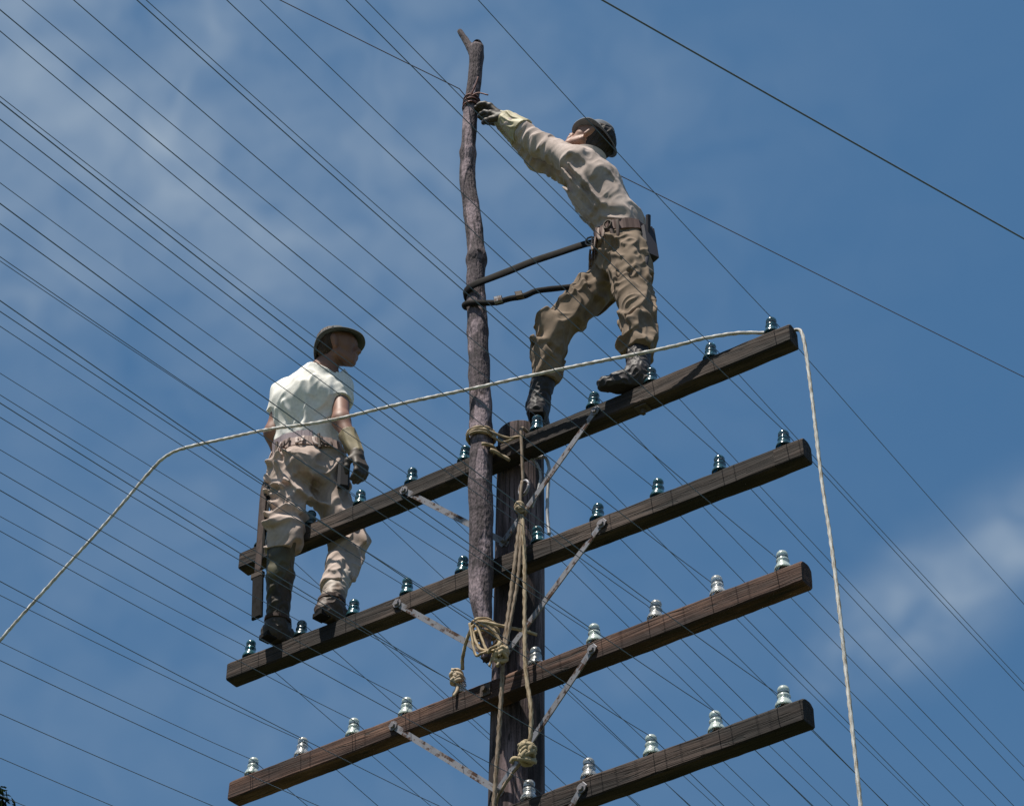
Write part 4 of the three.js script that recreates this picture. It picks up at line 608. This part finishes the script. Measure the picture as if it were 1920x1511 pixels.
  for (const s of ['L', 'R']) {
    const b = [...footBones(J['a' + s], J['toe' + s], 0.006), [mid(J['a' + s], J['k' + s], 0.62), J['a' + s], 0.062, 0.051]], fu = footUp(J['toe' + s]), so = J['a' + s].clone().addScaledVector(fu, -0.084), f0 = minus(fieldOf(b, 0.025), foldFn(dir(0.3, 1, 0.1), 0.03, 0.004, 43, 1));
    const bo = mesh('boot', surfaceNets(cut(f0, so, fu.clone().negate()), bbox(b, 0.015), 0.006, clothColor([0.026, 0.022, 0.024], s === 'L' ? [0.07, 0.05, 0.045] : [0.035, 0.03, 0.03], 15, 0.6)), LEATHER, o);
    const d = J['toe' + s].clone(), sd = new THREE.Vector3().crossVectors(fu, d), hp = so.clone().addScaledVector(d, -0.045).addScaledVector(fu, 0.009);
    mesh('heel', box(hp, sd, fu, d, 0.066, 0.026, 0.06, 0.003), M.leather, bo);
  }
  for (const s of ['L', 'R']) {
    const d = s === 'R' ? dR : dL, hb = grow(hands[s], 0.004), cuff = [[mid(J['w' + s], J['e' + s], 0.12), J['w' + s].clone().addScaledVector(d, 0.02), 0.038, 0.031]];
    const gl = mesh('glove', surfaceNets(fieldOf([...hb, ...cuff], 0.012), bbox([...hb, ...cuff], 0.01), 0.0036, clothColor([0.075, 0.052, 0.035], [0.03, 0.028, 0.028], 6, 0.8)), LEATHER, o);
    const cb = [[mid(J['w' + s], J['e' + s], 0.55), mid(J['w' + s], J['e' + s], 0.05), 0.066, 0.046]], n = J['e' + s].clone().sub(J['w' + s]).normalize(); const cf = cut(minus(fieldOf(cb), foldFn(n, 0.045, 0.007, 71, 1)), mid(J['w' + s], J['e' + s], 0.52), n); mesh('gauntlet_cuff', surfaceNets(cf, bbox(cb, 0.01), 0.005, clothColor([0.60, 0.54, 0.36], [0.34, 0.28, 0.15], 17, 0.7)), LEATHER, gl);
  }
  // hair and hat
  { const hb = [[head.pt(-0.03, 0.035, 0.012), head.pt(-0.03, 0.035, -0.012), 0.083, 0.083], [head.pt(-0.06, -0.03, 0.02), head.pt(-0.06, -0.03, -0.02), 0.05, 0.05]]; const f = cut(minus(fieldOf(hb, 0.03), foldFn(hUp, 0.02, 0.004, 5, 1)), head.pt(0.015, 0, 0), face); mesh('hair', surfaceNets(f, bbox(hb, 0.01), 0.005, clothColor([0.035, 0.025, 0.02], [0.02, 0.015, 0.012], 3)), vmat(0.7), o); }
  { const hf = dir(-0.74, 0.34, 0.56), hu0 = dir(0.5, -0.2, 0.85), hu = hu0.addScaledVector(hf, -hu0.dot(hf)).normalize(); mesh('hat', hatGeo(J.head.clone().addScaledVector(hu, 0.036).addScaledVector(hf, -0.012), hf, hu, { r: 0.138, rz: 0.122, crown: 0.078, dent: 0.035, front: -0.012, side: 0.012, back: -0.03, seed: 5, base: [0.22, 0.23, 0.26], dirty: [0.08, 0.09, 0.10] }), FELT, o); }
  // belt, tools at the back, rings
  const bc = J.waist.clone().addScaledVector(UP, -0.105), bf = (x, y, z) => Math.min(shirtC(x, y, z), pants(x, y, z)), bax = dir(-0.05, 0.12, 1);
  const belt = new THREE.Group(); belt.name = 'tool_belt'; belt.position.copy(bc).sub(o.position); o.add(belt);
  const bd = band(bf, bc, bax, 0.030, { e: N3, wob: 0.004, seed: 5, thick: 0.008 }); mesh('belt_strap', bd.g, std(rgb(0.17, 0.10, 0.085), 0.7), belt);
  const r = rng(91);
  for (let i = 0; i < 8; i++) {
    const s = lerp(-0.42, 0.05, i / 7), [p, d] = bd.at(((s % 1) + 1) % 1, -0.01), sd = new THREE.Vector3().crossVectors(bax, d), w = lerp(0.014, 0.022, r()), h = 0.05 + 0.05 * r(), pt = (a, b, c) => p.clone().addScaledVector(sd, a).addScaledVector(bax, b).addScaledVector(d, c);
    mesh('tool_loop', tube([pt(-w, 0.03, 0), pt(-w * 0.9, -h * 0.4, 0.012), pt(-w * 0.4, -h, 0.016), pt(w * 0.5, -h * 0.95, 0.016), pt(w * 0.9, -h * 0.35, 0.012), pt(w, 0.03, 0)], 0.009, { rad: 7, flat: [1, 0.45], flatTo: sd.clone().addScaledVector(bax, 0.2) }), i % 3 === 1 ? M.leatherBrown : std(rgb(0.34, 0.25, 0.21), 0.75), belt);
  }
  { const [p, d] = bd.at(0.03, 0); mesh('belt_ring', tube([0, 1, 2, 3, 4, 5, 6, 7, 8, 9, 10, 11, 12].map((k) => p.clone().addScaledVector(d, 0.012).addScaledVector(A3, Math.cos(k / 12 * 6.2832) * 0.022).addScaledVector(UP, Math.sin(k / 12 * 6.2832) * 0.025)), 0.005, { rad: 6 }), M.rust, belt); }
  { const pk = P(0.715, -0.2, 8.89), e = dir(0.8, 0.3, 0), v = dir(-0.1, 0, 1); mesh('tool_pouch', [box(pk, e, v, new THREE.Vector3().crossVectors(e, v).normalize(), 0.055, 0.20, 0.085, 0.012)], M.pouch, belt); mesh('tool_handle', [cyl(P(0.725, -0.19, 8.94), P(0.74, -0.17, 9.04), 0.011, 0.013, 10), cyl(P(0.71, -0.22, 8.94), P(0.715, -0.23, 9.02), 0.009, 0.01, 10)], M.pouch, belt); mesh('hammer_loop', tube(PP([[0.72, -0.17, 8.84], [0.735, -0.15, 8.76], [0.725, -0.14, 8.68], [0.705, -0.15, 8.73]]), 0.012, { rad: 8, flat: [1, 0.5] }), M.pouch, belt); }
  // safety strap round the rough pole
  const st = thing('safety_strap', 'dark leather safety strap running from the belt of the reaching man around the rough pole', 'safety strap', P(0.2, 0.0, 8.8));
  const c = exAt(8.70), rr = 0.058, back = []; for (let s = 0; s <= 10; s++) { const th = lerp(0.95, -0.45 - 2.2 * 1, s / 10) ; back.push(c.clone().addScaledVector(A3, -Math.sin(th + 0.6) * rr).addScaledVector(N3, Math.cos(th + 0.6) * rr).setY(lerp(8.765, 8.63, s / 10))); }
  mesh('strap', tube([...PP([[0.46, -0.135, 8.99], [0.40, -0.11, 8.985], [0.29, -0.05, 8.942], [0.19, 0.025, 8.882], [0.10, 0.09, 8.82], [0.04, 0.135, 8.778]]), c.clone().addScaledVector(A3, 0.02).addScaledVector(N3, 0.06).setY(8.755), c.clone().addScaledVector(A3, -0.045).addScaledVector(N3, 0.04).setY(8.745), c.clone().addScaledVector(A3, -0.055).addScaledVector(N3, -0.02).setY(8.7)], 0.023, { rad: 10, flat: [1, 0.3], flatTo: dir(-0.25, 0.1, 1) }), M.leather, st);
  mesh('strap', tube([c.clone().addScaledVector(A3, -0.055).addScaledVector(N3, -0.02).setY(8.70), c.clone().addScaledVector(A3, -0.045).addScaledVector(N3, 0.045).setY(8.665), c.clone().addScaledVector(A3, 0.01).addScaledVector(N3, 0.062).setY(8.645), ...PP([[0.03, 0.115, 8.632], [0.10, 0.09, 8.638], [0.16, 0.05, 8.655], [0.21, 0.01, 8.692], [0.28, -0.08, 8.74], [0.36, -0.17, 8.79], [0.42, -0.25, 8.9]])], (s, th) => 0.0165 * (1 + 0.14 * noise.noise(s * 14, Math.cos(th), Math.sin(th))), { rad: 10, flat: [1, 0.55], flatTo: dir(-0.15, 0.25, 1) }), M.leather, st);
  for (const [t, q, y] of [[0.44, -0.115, 8.99], [0.42, -0.22, 8.84]]) mesh('ring', tube([...Array(13)].map((_, k) => P(t + 0.024 * Math.cos(k / 12 * 6.2832), q - 0.01 * Math.cos(k / 12 * 6.2832), y + 0.028 * Math.sin(k / 12 * 6.2832))), 0.005, { rad: 6 }), M.steel, st);
  mesh('buckle', box(P(0.148, 0.07, 8.652), dir(1, -0.55, 0.2), dir(-0.25, 0.1, 1), dir(0.3, 0.9, 0.1), 0.035, 0.034, 0.03, 0.003), M.rust, st);
  mesh('buckle', box(P(0.055, 0.112, 8.636), dir(1, -0.35, 0.05), dir(-0.1, 0.1, 1), dir(0.3, 0.9, 0.1), 0.04, 0.034, 0.03, 0.003), M.steel, st);
}

// ------------------------------------------------------------------ the tree whose top shows in the lower left corner
{
  const base = new THREE.Vector3(-6.08, 0, -13.0), H = 13.22, t = thing('leafy_tree', 'dark leafy tree whose top just shows in the lower left corner', 'tree', base), r = rng(5);
  const trunk = [tube([base.clone(), base.clone().add(new THREE.Vector3(0.1, 4, 0.05)), base.clone().add(new THREE.Vector3(-0.05, 8, 0)), base.clone().add(new THREE.Vector3(0, 12.4, 0))], (s) => lerp(0.24, 0.03, s), { rad: 12, seg: 40 })];
  const cl = [];
  for (let i = 0; i < 46; i++) { const h = lerp(3.2, H - 0.35, Math.pow(r(), 0.8)), k = 1 - (h - 3) / (H - 2.6), R0 = 2.5 * Math.pow(Math.max(0, k), 0.62) * (0.35 + 0.65 * r()), a = r() * 6.283, e = base.clone().add(new THREE.Vector3(Math.cos(a) * R0, h, Math.sin(a) * R0)); cl.push([e, 0.35 + 0.45 * Math.pow(k, 0.5)]); trunk.push(tube([base.clone().add(new THREE.Vector3(0, h - R0 * 0.7, 0)), base.clone().add(new THREE.Vector3(Math.cos(a) * R0 * 0.5, h - R0 * 0.25, Math.sin(a) * R0 * 0.5)), e], (s) => lerp(0.05, 0.012, s), { rad: 6, seg: 10 })); }
  cl.push([base.clone().add(new THREE.Vector3(0.05, H - 0.1, 0)), 0.3], [base.clone().add(new THREE.Vector3(0.35, H - 0.35, 0.1)), 0.35], [base.clone().add(new THREE.Vector3(-0.3, H - 0.4, 0.1)), 0.35]);
  mesh('trunk', trunk, M.bark, t);
  const pos = [], nor = [], col = [];
  for (const [c, R0] of cl) for (let i = 0; i < 420; i++) {
    const v = new THREE.Vector3(r() - 0.5, r() - 0.5, r() - 0.5).normalize(), p = c.clone().addScaledVector(v, R0 * Math.cbrt(r())), n = v.clone().add(new THREE.Vector3(r() - 0.5, r() - 0.2, r() - 0.5)).normalize(), a = new THREE.Vector3(r() - 0.5, r() - 0.5, r() - 0.5).cross(n).normalize(), b = new THREE.Vector3().crossVectors(n, a), L = 0.07 + 0.05 * r(), w = L * 0.42, g = 0.7 + 0.6 * r();
    const q = [p.clone().addScaledVector(a, -L / 2), p.clone().addScaledVector(b, w / 2), p.clone().addScaledVector(a, L / 2), p.clone().addScaledVector(b, -w / 2)];
    for (const k of [0, 1, 2, 0, 2, 3]) { pos.push(q[k].x, q[k].y, q[k].z); nor.push(n.x, n.y, n.z); col.push(0.035 * g, 0.062 * g, 0.02 * g); }
  }
  const g = new THREE.BufferGeometry(); g.setAttribute('position', new THREE.Float32BufferAttribute(pos, 3)); g.setAttribute('normal', new THREE.Float32BufferAttribute(nor, 3)); g.setAttribute('color', new THREE.Float32BufferAttribute(col, 3));
  mesh('crown', g, new THREE.MeshPhysicalMaterial({ color: 0xffffff, vertexColors: true, roughness: 0.9, transmission: 0.3, thickness: 0, side: THREE.DoubleSide }), t).userData.kind = 'stuff';
}

scene.traverse((o) => { if (o.isMesh) { o.castShadow = true; o.receiveShadow = true; } });
renderer.render(scene, camera);
